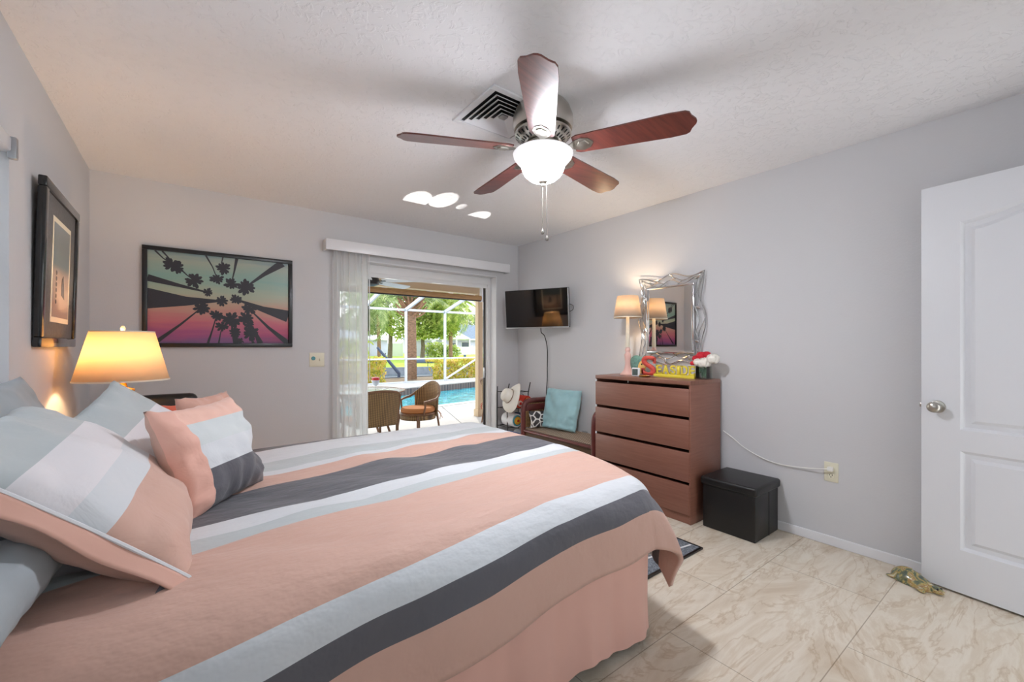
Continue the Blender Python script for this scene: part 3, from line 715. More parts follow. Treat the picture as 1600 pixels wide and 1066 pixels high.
part('seat', MB().box((-.24,-.1,.36),(.25,.34,.46),.03,3).xf(Matrix.Translation((0,-.0,0))), M['black_leather'], t)
for x in (-.2,.21):
    for y in (-.06,.3): part('leg', MB().tube([(x,y,0),(x,y,.37)], [.014,.02], 10), M['black'], t)

# ------------------------------------------------------------------ pictures
PX0, PX1, PZ0, PZ1 = -.268, .705, 1.226, 1.962
t = thing('framed_picture', 'wide black-framed picture of dark palms against a pink and teal sunset sky', 'picture', ((PX0+PX1)/2, YB, PZ0))
mb = MB(); fw = .03; y0, y1 = YB-.03, YB-.001
mb.box((PX0,y0,PZ0),(PX1,y1,PZ0+fw),.003).box((PX0,y0,PZ1-fw),(PX1,y1,PZ1),.003).box((PX0,y0,PZ0+fw),(PX0+fw,y1,PZ1-fw),.003).box((PX1-fw,y0,PZ0+fw),(PX1,y1,PZ1-fw),.003)
part('frame', mb, M['black_frame'], t, w=True)
m, nt, b = new_mat('sunset_print'); M['sunset'] = m
tc = N(nt,'ShaderNodeTexCoord'); sp = N(nt,'ShaderNodeSeparateXYZ'); nt.links.new(tc.outputs['Object'], sp.inputs[0])
mp = N(nt,'ShaderNodeMapping'); mp.inputs['Scale'].default_value=(1.2,1,9); nt.links.new(tc.outputs['Object'], mp.inputs[0])
n = N(nt,'ShaderNodeTexNoise', i_Scale=2.5, i_Detail=3); nt.links.new(mp.outputs[0], n.inputs['Vector'])
ma = N(nt,'ShaderNodeMath', operation='MULTIPLY_ADD'); nt.links.new(n.outputs[0], ma.inputs[0]); ma.inputs[1].default_value=.13; nt.links.new(sp.outputs[2], ma.inputs[2])
r = ramp(nt, [(.08,(104,80,128)),(.16,(158,74,124)),(.26,(196,104,118)),(.38,(190,154,132)),(.48,(168,178,156)),(.6,(134,172,162)),(.72,(160,172,158)),(.8,(112,142,152)),(.86,(64,92,122))]); nt.links.new(ma.outputs[0], r.inputs[0])
rx = ramp(nt, [(.55,(255,255,255)),(.9,(255,70,160))]); ax = N(nt,'ShaderNodeMath', operation='ADD'); nt.links.new(sp.outputs[0], ax.inputs[0]); ax.inputs[1].default_value=.45; nt.links.new(ax.outputs[0], rx.inputs[0])
lt = N(nt,'ShaderNodeMapRange'); nt.links.new(sp.outputs[2], lt.inputs[0]); lt.inputs[1].default_value=.22; lt.inputs[2].default_value=.08; lt.inputs[3].default_value=0; lt.inputs[4].default_value=.8
mx = N(nt,'ShaderNodeMix', data_type='RGBA', blend_type='MULTIPLY'); nt.links.new(lt.outputs[0], mx.inputs[0]); nt.links.new(r.outputs[0], mx.inputs[6]); nt.links.new(rx.outputs[0], mx.inputs[7]); nt.links.new(mx.outputs[2], b.inputs['Base Color']); b.inputs['Roughness'].default_value=.35
art = part('print', MB().box((PX0+fw*.8,YB-.014,PZ0+fw*.8),(PX1-fw*.8,YB-.004,PZ1-fw*.8)), m, t, w=True)
# palm silhouettes, in picture fractions (u right, v down) measured over the print
U0, U1, V0, V1 = PX0+fw, PX1-fw, PZ1-fw, PZ0+fw
def pt(u, v, y=YB-.0148): return Vector((U0+(U1-U0)*u, y, V0+(V1-V0)*v))
palms = [  # crown centre, trunk end, trunk start width, trunk end width, crown radius
 ((.155,.14),(.045,-.0),.006,.012,.062),((.185,.17),(.09,0),.006,.012,.055),((.30,.30),(.20,.17),.007,.012,.062),((.455,.26),(.375,0),.006,.012,.052),((.50,.13),(.495,0),.006,.010,.055),
 ((.555,.30),(.595,0),.006,.022,.055),((.66,.33),(.95,.0),.010,.060,.072),((.39,.42),(0,.30),.010,.05,.040),((.485,.51),(0,.52),.012,.15,.045),((.59,.48),(1,.66),.010,.10,.045),
 ((.69,.59),(1,1.0),.008,.045,.062),((.345,.60),(.06,.98),.007,.028,.062),((.45,.68),(.39,1),.006,.016,.05),((.49,.80),(.465,1),.005,.012,.05),((.555,.72),(.585,1),.010,.030,.075),
 ((.66,.70),(.78,1),.010,.032,.06),((.58,.87),(.60,1),.008,.02,.05),((.70,.88),(.72,1),.01,.02,.065),((.62,.97),(.62,1),.01,.02,.03),((.685,.78),(.76,1),.008,.02,.045)]
mbp = MB(); dark = mat('silhouette_ink', (46,46,54), .5)
rnd = random.Random(3)
asp = (V0-V1)/(U1-U0)
k = 0
for (c, e, w0, w1, cr) in palms:
    k += 1; yy = YB-.0148-.00016*k
    c_ = pt(*c, yy); e_ = pt(*e, yy); d_ = (e_-c_); L = d_.length; d_.normalize(); nn = Vector((d_.z,0,-d_.x))
    mid = (c_+e_)/2+nn*.012*rnd.uniform(-1,1)
    prev = None
    W = [w0, (w0+w1)*.42, w1]
    P = [c_, mid, e_]
    for i in range(2):
        mbp.poly([P[i]-nn*W[i]*.5, P[i]+nn*W[i]*.5, P[i+1]+nn*W[i+1]*.5, P[i+1]-nn*W[i+1]*.5])
    nl = 11
    for i in range(nl):
        a = 2*pi*i/nl+rnd.uniform(-.15,.15); rr = cr*.95*rnd.uniform(.75,1.1); dd = Vector((cos(a),0,sin(a))); n2 = Vector((-sin(a),0,cos(a)))
        P1 = c_+dd*rr; 
        pts = [c_, c_+dd*rr*.35+n2*rr*.16, c_+dd*rr*.75+n2*rr*.2, P1+n2*rr*.04, c_+dd*rr*.92, P1*1-n2*rr*.08, c_+dd*rr*.7-n2*rr*.2, c_+dd*rr*.3-n2*rr*.12]
        z0 = V1+.001; 
        pts = [Vector((min(max(p.x,U0),U1), yy-(i+2)*8e-6, min(max(p.z,V1),V0))) for p in pts]
        try: mbp.poly(pts)
        except Exception: pass
    q = [c_+Vector((cos(a),0,sin(a)))*cr*.3 for a in [2*pi*i/8 for i in range(8)]]
    q = [Vector((p.x, yy-.00013, min(max(p.z,V1),V0))) for p in q]; mbp.poly(q)
part('palm_silhouettes', mbp, dark, art, w=True, smooth=False, fixn=False)

# left wall picture: thick speckled black frame, grey mat, small beach print
t = thing('framed_picture', 'thick black-framed print with dark grey mat on the left wall above the lamp', 'picture', (XL+.045, 3.02, 1.225))
LW, LH, LT = .70, .75, .03
mb = MB(); f2 = .045
for a, b_ in (((-LW/2,0),(LW/2,f2)), ((-LW/2,LH-f2),(LW/2,LH)), ((-LW/2,f2),(-LW/2+f2,LH-f2)), ((LW/2-f2,f2),(LW/2,LH-f2))):
    mb.box((-LT,a[0],a[1]),(0,b_[0],b_[1]),.006,2)
part('frame', mb, M['frame_speck'], t)
part('mat_board', MB().box((-.03,-LW/2+f2*.8,f2*.8),(-.012,LW/2-f2*.8,LH-f2*.8)), mat('speckled_grey_mat', (96,98,102), .6, var=.15, vscale=60), t)
pr = part('print', MB().box((-.013,-.165,.12),(-.0105,.2,.62)), M['ivory'], t)
m, nt, b = new_mat('beach_print')
tc = N(nt,'ShaderNodeTexCoord'); sp = N(nt,'ShaderNodeSeparateXYZ'); nt.links.new(tc.outputs['Object'], sp.inputs[0]); r = ramp(nt, [(.15,(168,146,134)),(.36,(160,144,138)),(.40,(104,118,124)),(.6,(128,138,142))]); nt.links.new(sp.outputs[2], r.inputs[0]); nt.links.new(r.outputs[0], b.inputs['Base Color']); b.inputs['Roughness'].default_value=.3
im = part('image', MB().box((-.0105,-.145,.145),(-.0095,.18,.595)), m, pr)
mb = MB()
for k in range(6): mb.lathe([(0,0),(.011,0.0004),(.011,.0012)], (-.0096,-.08,.22+.028*k), 12, 'X')
part('dot_motif', mb, M['darkcloth'], im)
part('chair_motif', MB().prism([(-.009,.02,.26),(-.009,.09,.24),(-.009,.06,.36),(-.009,.03,.34)], (.0004,0,0)), M['darkcloth'], im, smooth=False)
t.rotation_euler = (0, radians(1.4), 0)
t.location = (XL+.032, 3.05, 1.228)

# ------------------------------------------------------------------ ceiling fan, vent
FX, FY_ = 1.418, 1.61
fan = thing('ceiling_fan', 'five-blade nickel ceiling fan with a lit frosted bowl on the bedroom ceiling', 'ceiling fan', (FX, FY_, ZC))
part('canopy', MB().lathe([(.0,0),(.12,0),(.135,-.02),(.15,-.06),(.152,-.10),(.145,-.125),(.11,-.135),(0,-.135)], (0,0,0), 48), M['nickel'], fan)
mb = MB().lathe([(.10,-.135),(.142,-.14),(.142,-.15),(.115,-.172),(.085,-.185),(.06,-.19)], (0,0,0), 48)
mot = part('motor_housing', mb, M['nickel'], fan)
mb = MB()
for k in range(30):
    a = 2*pi*k/30; ca, sa = cos(a), sin(a); nx, ny = -sa*.004, ca*.004
    p = [(.136,-.1555),(.094,-.1835)]
    mb.prism([(p[0][0]*ca-nx,p[0][0]*sa-ny,p[0][1]),(p[0][0]*ca+nx,p[0][0]*sa+ny,p[0][1]),(p[1][0]*ca+nx,p[1][0]*sa+ny,p[1][1]),(p[1][0]*ca-nx,p[1][0]*sa-ny,p[1][1])],(0,0,.003))
mb.xf(Matrix.Translation((0,0,-.0015)))
part('vent_slots', mb, M['black'], mot)
part('switch_housing', MB().lathe([(.055,-.185),(.085,-.195),(.09,-.22),(.085,-.235),(.07,-.24),(0,-.24)], (0,0,0), 40), M['nickel'], fan)
ZB = -.235
for k in range(5):
    a = radians(-133+72*k)
    R_ = Matrix.Rotation(a, 4, 'Z') @ Matrix.Translation((0,0,ZB+.008)) @ Matrix.Rotation(radians(-13), 4, 'X')
    # blade outline: widening outward with a scalloped tip
    o_ = [(.16,-.050),(.18,-.060),(.6,-.076),(.665,-.072),(.682,-.062),(.690,-.040),(.708,-.014),(.711,0),(.708,.014),(.690,.040),(.682,.062),(.665,.072),(.6,.076),(.18,.060),(.16,.050)]
    mb = MB().prism([(x,y,0) for x, y in o_], (0,0,.007)); mb.xf(R_)
    bl = part('blade', mb, M['blade'], fan, smooth=False)
    mb = MB().prism([(.085,-.014,-.004),(.14,-.012,-.004),(.17,-.034,-.004),(.20,-.044,-.004),(.235,-.032,-.004),(.255,0,-.004),(.235,.032,-.004),(.20,.044,-.004),(.17,.034,-.004),(.14,.012,-.004),(.085,.014,-.004)], (0,0,.0045))
    mb.lathe([(0,-.012),(.028,-.010),(.03,-.004)], (.205,0,0), 6)
    mb.xf(R_); part('blade_bracket', mb, M['nickel'], fan, angle=30)
bowl = [(.142,-.235),(.15,-.242),(.146,-.26),(.128,-.282),(.112,-.298),(.105,-.318),(.092,-.345),(.066,-.368),(.03,-.38),(0,-.383)]
m, nt, b = new_mat('frosted_lit_glass')
b.inputs['Base Color'].default_value = srgb(245,242,236); b.inputs['Roughness'].default_value=.35
b.inputs['Emission Color'].default_value = srgb(244,246,255)
tc = N(nt,'ShaderNodeTexCoord'); sp = N(nt,'ShaderNodeSeparateXYZ'); nt.links.new(tc.outputs['Object'], sp.inputs[0])
m1 = N(nt,'ShaderNodeMapRange'); m2 = N(nt,'ShaderNodeMapRange'); mn = N(nt,'ShaderNodeMath', operation='MINIMUM')
for q_, a_, b_, c_, d_ in ((m1,-.378,-.35,90,122),(m2,-.33,-.305,122,.3)):
    q_.interpolation_type = 'SMOOTHERSTEP'; nt.links.new(sp.outputs[2], q_.inputs[0])
    for k_, v_ in enumerate((a_, b_, c_, d_)): q_.inputs[k_+1].default_value = v_
nt.links.new(m1.outputs[0], mn.inputs[0]); nt.links.new(m2.outputs[0], mn.inputs[1]); nt.links.new(mn.outputs[0], b.inputs['Emission Strength'])
part('glass_bowl', MB().lathe(bowl, (0,0,0), 56), m, fan, angle=80)
part('finial', MB().lathe([(.024,-.378),(.02,-.386),(.009,-.392),(.009,-.402),(.0,-.408)], (0,0,0), 20), M['nickel'], fan)
for (x, y, L) in ((.02,.03,.235),(.05,-.02,.27)):
    z0_ = -.37
    ch = part('pull_chain', MB().tube([(x*.3,y*.3,-.385),(x*.35,y*.35,-.42),(x*.4,y*.4,-.385-L)], .0014, 5), M['pewter'], fan)
    part('fob', MB().lathe([(.001,.028),(.005,.02),(.009,.008),(.007,0),(0,-.002)], (x*.4,y*.4,-.385-L-.02), 12), M['pewter'], ch)
vt = thing('air_vent', 'square white ceiling air vent with angled slats beside the ceiling fan', 'air vent', (1.31, 1.80, ZC))
mb = MB(); S = .195
for a, b_ in (((-S,-S),(S,-S+.03)),((-S,S-.03),(S,S)),((-S,-S+.03),(-S+.03,S-.03)),((S-.03,-S+.03),(S,S-.03))): mb.box((a[0],a[1],-.012),(b_[0],b_[1],0),.003)
part('frame', mb, M['white_semi'], vt)
part('duct', MB().box((-S+.03,-S+.03,-.002),(S-.03,S-.03,-.0005)), M['black'], vt)
for k in range(5):
    s1 = S-.045-.028*k; mb = MB()
    for sx, sy in ((1,0),(-1,0),(0,1),(0,-1)):
        q = [(s1,-s1,-.014),(s1,s1,-.014),(s1-.017,s1-.017,-.004),(s1-.017,-s1+.017,-.004)]
        rot = Matrix.Rotation(atan2(sy,sx),4,'Z'); mb.prism([rot @ Vector(p) for p in q], (0,0,-.003))
    part('slat', mb, M['white_semi'], vt, smooth=False)
part('damper_knob', MB().box((-.02,-.02,-.016),(.02,.02,-.005),.006), M['silver'], vt)

# ------------------------------------------------------------------ television
tv = thing('television', 'flat black television on a wall arm, angled above the teal pillow', 'television', (2.932, 3.424, 1.424), atan2(.906,-.424)+pi)
tv.rotation_euler.x = radians(5)
# local x: toward the right end of the screen as seen; local -y... room side
tvw, tvh = .725, .408
# local +x direction = (.307,-.952); normal to the room = (-.952,-.307) = local -y
part('casing', MB().box((-tvw/2,-.012,0),(tvw/2,.03,tvh),.006).box((-.25,.03,.06),(.25,.055,.3),.015), M['black'], tv)
part('bezel', MB().box((-tvw/2-.002,-.016,-.002),(tvw/2+.002,-.010,.012),.002).box((tvw/2-.007,-.016,.012),(tvw/2+.002,.012,tvh-.006),.002), M['silver'], tv)
part('screen', MB().box((-tvw/2+.007,-.0135,.012),(tvw/2-.007,-.0115,tvh-.006)), M['screen'], tv)
def tvloc(p):
    return tv.matrix_basis.inverted() @ Vector(p)
part('arm', MB().tube([(0,.05,.2), tvloc((3.10,3.35,1.63)), tvloc((3.155,3.46,1.63))], .014, 10).xf(Matrix.Identity(4)), M['black'], tv)
part('wall_plate', MB().box((3.15,3.40,1.53),(3.1695,3.52,1.73),.003).xf(tv.matrix_basis.inverted()), M['black'], tv)
part('side_cable', MB().tube(smoothpath([(tvw/2-.01,.03,.16),(tvw/2+.03,.035,.18),(tvw/2+.03,.04,.22),(tvw/2-.01,.04,.24)]), .003, 6), M['cable_black'], tv)
cb = [(3.0,3.44,1.425),(3.06,3.5,1.38),(3.135,3.53,1.34),(3.155,3.51,1.2),(3.15,3.505,1.0),(3.158,3.515,.85),(3.15,3.52,.7),(3.155,3.5,.45)]
solo('power_cord', MB().tube(smoothpath(cb), .005, 7), M['cable_black'], 'black cable hanging down the wall from the television', 'cord')

# ------------------------------------------------------------------ dresser
DX0, DX1, DY0, DY1, DZ = 2.743, 3.153, 1.585, 2.44, .99
t = thing('dresser', 'reddish brown four-drawer dresser against the right wall', 'dresser', ((DX0+DX1)/2, (DY0+DY1)/2, 0))
part('side_panel', MB().box((DX0+.0,DY0,0),(DX1,DY0+.012,DZ-.028),.0015), M['dresser'], t, w=True)
part('side_panel', MB().box((DX0+.0,DY1-.012,0),(DX1,DY1,DZ-.028),.0015), M['dresser'], t, w=True)
part('top', MB().box((DX0-.004,DY0-.0,DZ-.028),(DX1,DY1,DZ),.0015), M['dresser_top'], t, w=True)
part('back_panel', MB().box((DX1-.008,DY0+.03,.02),(DX1-.001,DY1-.03,DZ-.03)), M['dresser'], t, w=True)
part('plinth', MB().box((DX0+.008,DY0+.012,0),(DX0+.03,DY1-.012,.062)), M['dresser'], t, w=True)
zs = [(.066,.270),(.292,.496),(.518,.722),(.744,.936)]
for z0_, z1_ in zs:
    d_ = part('drawer', MB().box((DX0-.006,DY0+.008,z0_),(DX0+.013,DY1-.002,z1_),.0015).box((DX0+.013,DY0+.04,z0_+.01),(DX1-.03,DY1-.04,z1_-.03)), M['dresser'], t, w=True)
    part('edge_tab', MB().box((DX0-.004,DY1-.012,z1_+.001),(DX0+.006,DY1+.001,z1_+.020)), M['white'], d_, w=True)
# ottoman
t = thing('storage_ottoman', 'black leather cube storage ottoman beside the dresser', 'ottoman', (2.985, 1.365, 0))
part('body', MB().box((-.175,-.17,0),(.165,.17,.29),.006,2), M['black_leather'], t)
part('seam', MB().box((.02,-.1725,.0),(.026,-.1695,.285),.001), M['black'], t)
part('lid', MB().box((-.188,-.183,.288),(.178,.183,.345),.016,4), M['black_leather'], t)

# ------------------------------------------------------------------ dresser-top things
t = thing('table_lamp', 'slim pink and ivory candlestick lamp with beige shade on the dresser', 'table lamp', (2.95, 2.27, DZ))
part('base', MB().lathe([(.062,0),(.064,.008),(.05,.02),(.034,.04),(.024,.075),(.021,.11),(.026,.15),(.028,.17),(.02,.185),(.017,.195),(.022,.205),(.023,.215),(.017,.225),(.015,.232)], (0,0,0), 32), M['pink'], t)
part('stem', MB().lathe([(.015,.232),(.0185,.24),(.0165,.3),(.0145,.44),(.013,.5)], (0,0,0), 24), M['ivory'], t)
s_ = part('lamp_shade', MB().lathe([(.115,.482),(.086,.665)], (0,0,0), 48, cap=False), M['shade2'], t, solid=.002)
part('trim', MB().lathe([(.1165,.481),(.1165,.489),(.1145,.489)], (0,0,0), 48, cap=False), M['ivory'], s_)
part('bulb', MB().lathe([(.011,.5),(.018,.52),(.026,.55),(.022,.575),(0,.59)], (0,0,0), 16), D.materials['warm_bulb'], t)
add_light('dresser_lamp_light', 'POINT', (2.95, 2.27, DZ+.6), 3.0, (1, .78, .52), shadow_soft_size=.025)
# fish ornament behind the lamp
t = thing('fish_ornament', 'small teal and yellow fish ornament behind the dresser lamp', 'ornament', (3.06, 2.26, DZ))
m_teal = mat('teal_glaze', (112,160,150), .4, var=.35, vscale=40); m_yel = mat('yellow_glaze', (240,200,120), .5); m_lil = mat('lilac_glaze', (196,176,196), .5)
part('body', MB().ball((0,0,.09), .075, (.25,1,1.0), 24, 14), m_teal, t)
part('face', MB().ball((-.004,-.05,.075), .05, (.3,1,1.0), 20, 12), m_yel, t)
part('tail', MB().ball((0,.09,.08), .04, (.2,.7,1.2), 16, 10), m_lil, t)
part('fin', MB().ball((-.0,-.01,.03), .035, (.3,1.4,.9), 16, 10), m_yel, t)
part('eye', MB().ball((-.02,-.065,.09), .007), M['black'], t)
t = thing('desk_clock', 'tiny square white-rimmed clock on the dresser edge by the lamp foot', 'clock', (2.86, 2.12, DZ))
part('case', MB().box((-.012,-.036,0),(.012,.036,.07),.009,3), M['white_semi'], t)
part('face', MB().box((-.0135,-.026,.01),(-.0118,.026,.06),.001), mat('clock_face', (82,96,92), .4, var=.4, vscale=80), t)
t = thing('key_tray', 'small pile of keys and a shell dish in front of the red letter', 'tray', (2.84, 2.02, DZ))
part('dish', MB().lathe([(.0,.003),(.04,.004),(.05,.012),(.048,.013),(.038,.006),(0,.005)], (0,0,0), 24), M['brass'], t)
part('keys', MB().tube([(0,-.04,.014),(-.01,-.1,.008)], .004, 6).tube([(.01,-.03,.014),(.02,-.11,.006)], .003, 6).lathe([(.012,0),(.016,.002),(.012,.004)], (-.005,-.03,.012), 16), M['nickel'], t)
# SEASIDE sign: big red S, yellow EASIDE on a yellow bar, built from strokes
def text_mesh(s, size, ext):
    cu = D.curves.new('glyphs', 'FONT'); cu.body = s; cu.size = size; cu.extrude = ext; cu.resolution_u = 6; cu.offset = size*.018
    o = D.objects.new('glyphs', cu); COL.objects.link(o)
    bpy.context.view_layer.update()
    me = D.meshes.new_from_object(o.evaluated_get(bpy.context.evaluated_depsgraph_get()))
    D.objects.remove(o); D.curves.remove(cu)
    mb = MB(); mb.bm.from_mesh(me); D.meshes.remove(me)
    return mb
def bounds(mb):
    xs = [v.co.x for v in mb.bm.verts]; ys = [v.co.y for v in mb.bm.verts]; return min(xs), max(xs), min(ys), max(ys)
# sign plane: text +x -> world -y, text +y -> world +z, text +z -> world -x
T = Matrix(((0,0,-1,0),(-1,0,0,0),(0,1,0,0),(0,0,0,1)))
t = thing('letter_sign', 'red and yellow SEASIDE letter sign standing on the dresser', 'sign', (3.0, 1.93, DZ))
m_red = mat('coral_red_paint', (214,84,74), .5); m_yellow = mat('yellow_paint', (238,220,74), .5)
def glyph(ch, x0, w, z0, h, ext, serif=True):
    mb = text_mesh(ch, 1, 0); a, b_, c, d = bounds(mb)
    mb.xf(Matrix.Diagonal((w/(b_-a), h/(d-c), 1, 1)) @ Matrix.Translation((-a, -c, 0)))
    fs = [f for f in mb.bm.faces]
    ex = bmesh.ops.extrude_face_region(mb.bm, geom=fs)
    for v in ex['geom']:
        if isinstance(v, bmesh.types.BMVert): v.co.z += ext
    if serif:
        st = h*.1; sw = w*.32
        def bar(xa, xb, za, zb): mb.box((xa, za, 0), (xb, zb, ext))
        if ch in 'EDI':
            xx = w/2 if ch == 'I' else w*.1
            bar(xx-sw*.6 if ch=='I' else -w*.12, xx+sw*.6 if ch=='I' else w*.3, 0, st); bar(xx-sw*.6 if ch=='I' else -w*.12, xx+sw*.6 if ch=='I' else w*.3, h-st, h)
        if ch == 'E': bar(w*.92, w*1.02, 0, h*.28); bar(w*.92, w*1.02, h*.72, h)
        if ch == 'A': bar(-w*.14, w*.28, 0, st); bar(w*.72, w*1.14, 0, st); bar(w*.3, w*.6, h-st*.7, h)
        if ch == 'S': bar(w*.88, w*1.0, h*.62, h*.9); bar(0, w*.12, h*.1, h*.38)
    mb.xf(T @ Matrix.Translation((x0, z0, 0)))
    return mb
part('letter_s', glyph('S', -.225, .125, .0, .165, .02), m_red, t, smooth=False, label='big coral red letter S')
part('sign_bar', MB().box((-.03,-.24,0),(0,.105,.022),.002), m_yellow, t)
lets = 'EASIDE'; x = -.092; ws = [.045,.055,.045,.024,.052,.046]
for ch, w_ in zip(lets, ws):
    part('letter_'+ch.lower(), glyph(ch, x, w_, .022, .072 if ch!='S' else .072, .012), m_yellow, t, smooth=False); x += w_+.0118
# red/white flowers in a square glass
t = thing('flower_vase', 'square glass vase with red and white artificial flowers on the dresser corner', 'vase', (3.02, 1.64, DZ))
mb = MB().box((-.04,-.042,0),(.04,.042,.006)); 
for a, b_ in (((-.04,-.042),(-.036,.042)),((.036,-.042),(.04,.042)),((-.036,-.042),(.036,-.038)),((-.036,.038),(.036,.042))): mb.box((a[0],a[1],.006),(b_[0],b_[1],.095))
part('glass', mb, M['glass'], t, smooth=False)
mb = MB(); rnd = random.Random(5)
for k in range(9):
    a = rnd.uniform(0,6.28); mb.tube([(.02*cos(a),.02*sin(a),.01),(.025*cos(a+2),.025*sin(a+2),.1)], .0035, 5)
for k in range(16):
    a = rnd.uniform(0,6.28); rr = rnd.uniform(.01,.03); mb.ball((rr*cos(a),rr*sin(a),rnd.uniform(.03,.085)), .012, (1,.4,1.3), 8, 6)
part('stems', mb, mat('dark_green_stem', (104,134,112), .7), t)
def rose(c, r, seed, petals=30):
    mb = MB(); rnd = random.Random(seed)
    for k in range(petals):
        ph = k*2.4; el = -.7+2.15*(k/petals); d_ = Vector((cos(ph)*cos(el), sin(ph)*cos(el), sin(el)))
        up_ = Vector((0,0,1)); x_ = up_.cross(d_).normalized() if abs(d_.z)<.98 else Vector((1,0,0)); y_ = d_.cross(x_)
        rr = r*(.75+.25*(1-k/petals))
        def pf(u, v, d_=d_, x_=x_, y_=y_, rr=rr):
            a = (u-.5)*1.5; b = (v-.3)*1.2; q = (d_*cos(a)*cos(b)+x_*sin(a)+y_*sin(b)).normalized()
            return Vector(c)+q*rr*(1+.12*v+.05*sin(u*9))
        mb.grid(pf, 4, 4)
    return mb
wf = mat('white_petal', (240,236,226), .7); rf = mat('red_petal', (206,32,52), .7)
for c, r_, s_, m_ in (((0,.0,.12),.045,1,wf),((.01,-.062,.15),.042,2,wf),((-.02,.035,.125),.03,3,wf),((.0,.02,.17),.034,4,rf),((-.01,.055,.15),.026,6,rf),((-.02,.075,.115),.018,7,rf),((.01,-.015,.178),.028,8,rf)):
    part('flower', rose(c, r_, s_), m_, t, solid=.001, angle=180)

# ------------------------------------------------------------------ wall mirror
MY0, MY1, MZ0, MZ1 = 1.795, 2.20, 1.185, 1.72
t = thing('wall_mirror', 'rectangular mirror in a wavy silver openwork frame above the dresser', 'mirror', (XR, 2.0, 1.17))
part('mirror_glass', MB().box((XR-.034,MY0,MZ0),(XR-.018,MY1,MZ1),.004,1), M['mirror'], t, w=True, smooth=False)
mb = MB()
for a, b_ in (((MY0-.012,MZ0-.012),(MY1+.012,MZ0+.008)),((MY0-.012,MZ1-.008),(MY1+.012,MZ1+.012)),((MY0-.012,MZ0+.008),(MY0+.008,MZ1-.008)),((MY1-.008,MZ0+.008),(MY1+.012,MZ1-.008))):
    mb.box((XR-.04,a[0],a[1]),(XR-.016,b_[0],b_[1]),.005,2)
fr_ = part('frame', mb, M['chrome'], t, w=True)
def wavy(off, amp, ph, xx, n=160, per=2):
    """closed curve round the mirror: concave sides, pointed corners"""
    pts = []
    corners = [(MY0-off,MZ0-off),(MY1+off,MZ0-off),(MY1+off,MZ1+off),(MY0-off,MZ1+off)]
    for s_ in range(4):
        a = corners[s_]; b_ = corners[(s_+1)%4]; dx_, dz_ = b_[0]-a[0], b_[1]-a[1]; L = hypot(dx_,dz_); nx, nz_ = dz_/L, -dx_/L
        for k in range(n//4):
            q = k/(n//4); bow = -.045*sin(pi*q)*(.6 if off<.06 else 1)+amp*sin(per*pi*q*2+ph)*sin(pi*q)**.5
            if off >= .06: bow += .05*max(0, sin(pi*q))**6
            pts.append((xx, a[0]+dx_*q+nx*bow, a[1]+dz_*q+nz_*bow))
    return pts
for off, amp, ph, xx, r_ in ((.095,.012,0,XR-.03,.0042),(.080,.016,2.4,XR-.022,.0035),(.055,.026,1.2,XR-.034,.0035),(.045,.024,4.2,XR-.026,.003)):
    part('strand', MB().tube(wavy(off,amp,ph,xx), r_, 6, closed=True), M['chrome'], t, w=True)
rnd = random.Random(2)
pts = wavy(.06,.012,.6,XR-.032)
for k in range(10):
    p = pts[(k*16+7)%len(pts)]; mb = MB().ball((0,0,0), .02, (.25,.55,1.2), 10, 8); mb.xf(Matrix.Translation(p) @ Matrix.Rotation(rnd.uniform(0,3),4,'X')); part('leaf', mb, M['chrome'], t, w=True)

# ------------------------------------------------------------------ wicker bench with teal pillow
t = thing('wicker_bench', 'low wicker bench with dark red wooden arms between the dresser and the corner', 'bench', (2.93, 3.02, 0))
BX0, BX1, BY0, BY1 = 2.79, 3.14, 2.48, 3.50
part('seat', MB().box((BX0,BY0+.03,.345),(BX1,BY1-.03,.375),.01,3), M['wicker_dark'], t, w=True)
part('apron', MB().box((BX0+.005,BY0+.03,.26),(BX0+.03,BY1-.03,.345),.004), M['wicker'], t, w=True)
for yy in (BY1-.02, BY0+.02):
    arm = [(BX0+.0,yy,0),(BX0,yy,.35),(BX0+.0,yy,.56),(BX0+.03,yy,.635),(BX0+.1,yy,.655),(BX0+.25,yy,.655),(BX1-.03,yy,.65),(BX1-.01,yy,.6),(BX1-.01,yy,0)]
    ar = part('arm_frame', MB().tube(smoothpath(arm,5), .027, 12), M['mahogany'], t, w=True)
    part('arm_panel', MB().box((BX0+.01,yy-.006,.38),(BX1-.02,yy+.006,.645)), M['wicker'], ar, w=True)
    part('arm_rail', MB().box((BX0,yy-.016,.55),(BX1-.02,yy+.016,.62),.008,2), M['mahogany'], ar, w=True)
part('front_rail', MB().tube([(BX0,BY0+.02,.35),(BX0,BY1-.02,.35)], .015, 10), M['mahogany'], t, w=True)
put_pillow('throw_pillow', pillow_mesh(.45,.42,.11,31,pinch=.03,wr=.012,power=.3), M['teal'], frame_mat((3.04,3.17,.585), (.12,-1,0), (.24,0,.92)), 'square teal pillow leaning on the wall at the bench', 'pillow')
# small patterned pillow on bench
m, nt, b = new_mat('black_white_lattice'); tc = N(nt,'ShaderNodeTexCoord'); vo = N(nt,'ShaderNodeTexVoronoi', feature='DISTANCE_TO_EDGE'); vo.inputs['Scale'].default_value=16; nt.links.new(tc.outputs['Object'], vo.inputs['Vector'])
r = ramp(nt, [(0,(230,228,224)),(.1,(60,58,60))], 'CONSTANT'); nt.links.new(vo.outputs['Distance'], r.inputs[0]); nt.links.new(r.outputs[0], b.inputs['Base Color'])
put_pillow('throw_pillow', pillow_mesh(.24,.18,.07,33), m, frame_mat((2.95,3.40,.465), (.8,-.2,0), (0,.25,.9)), 'little black and white lattice pillow under the bench arm', 'pillow')

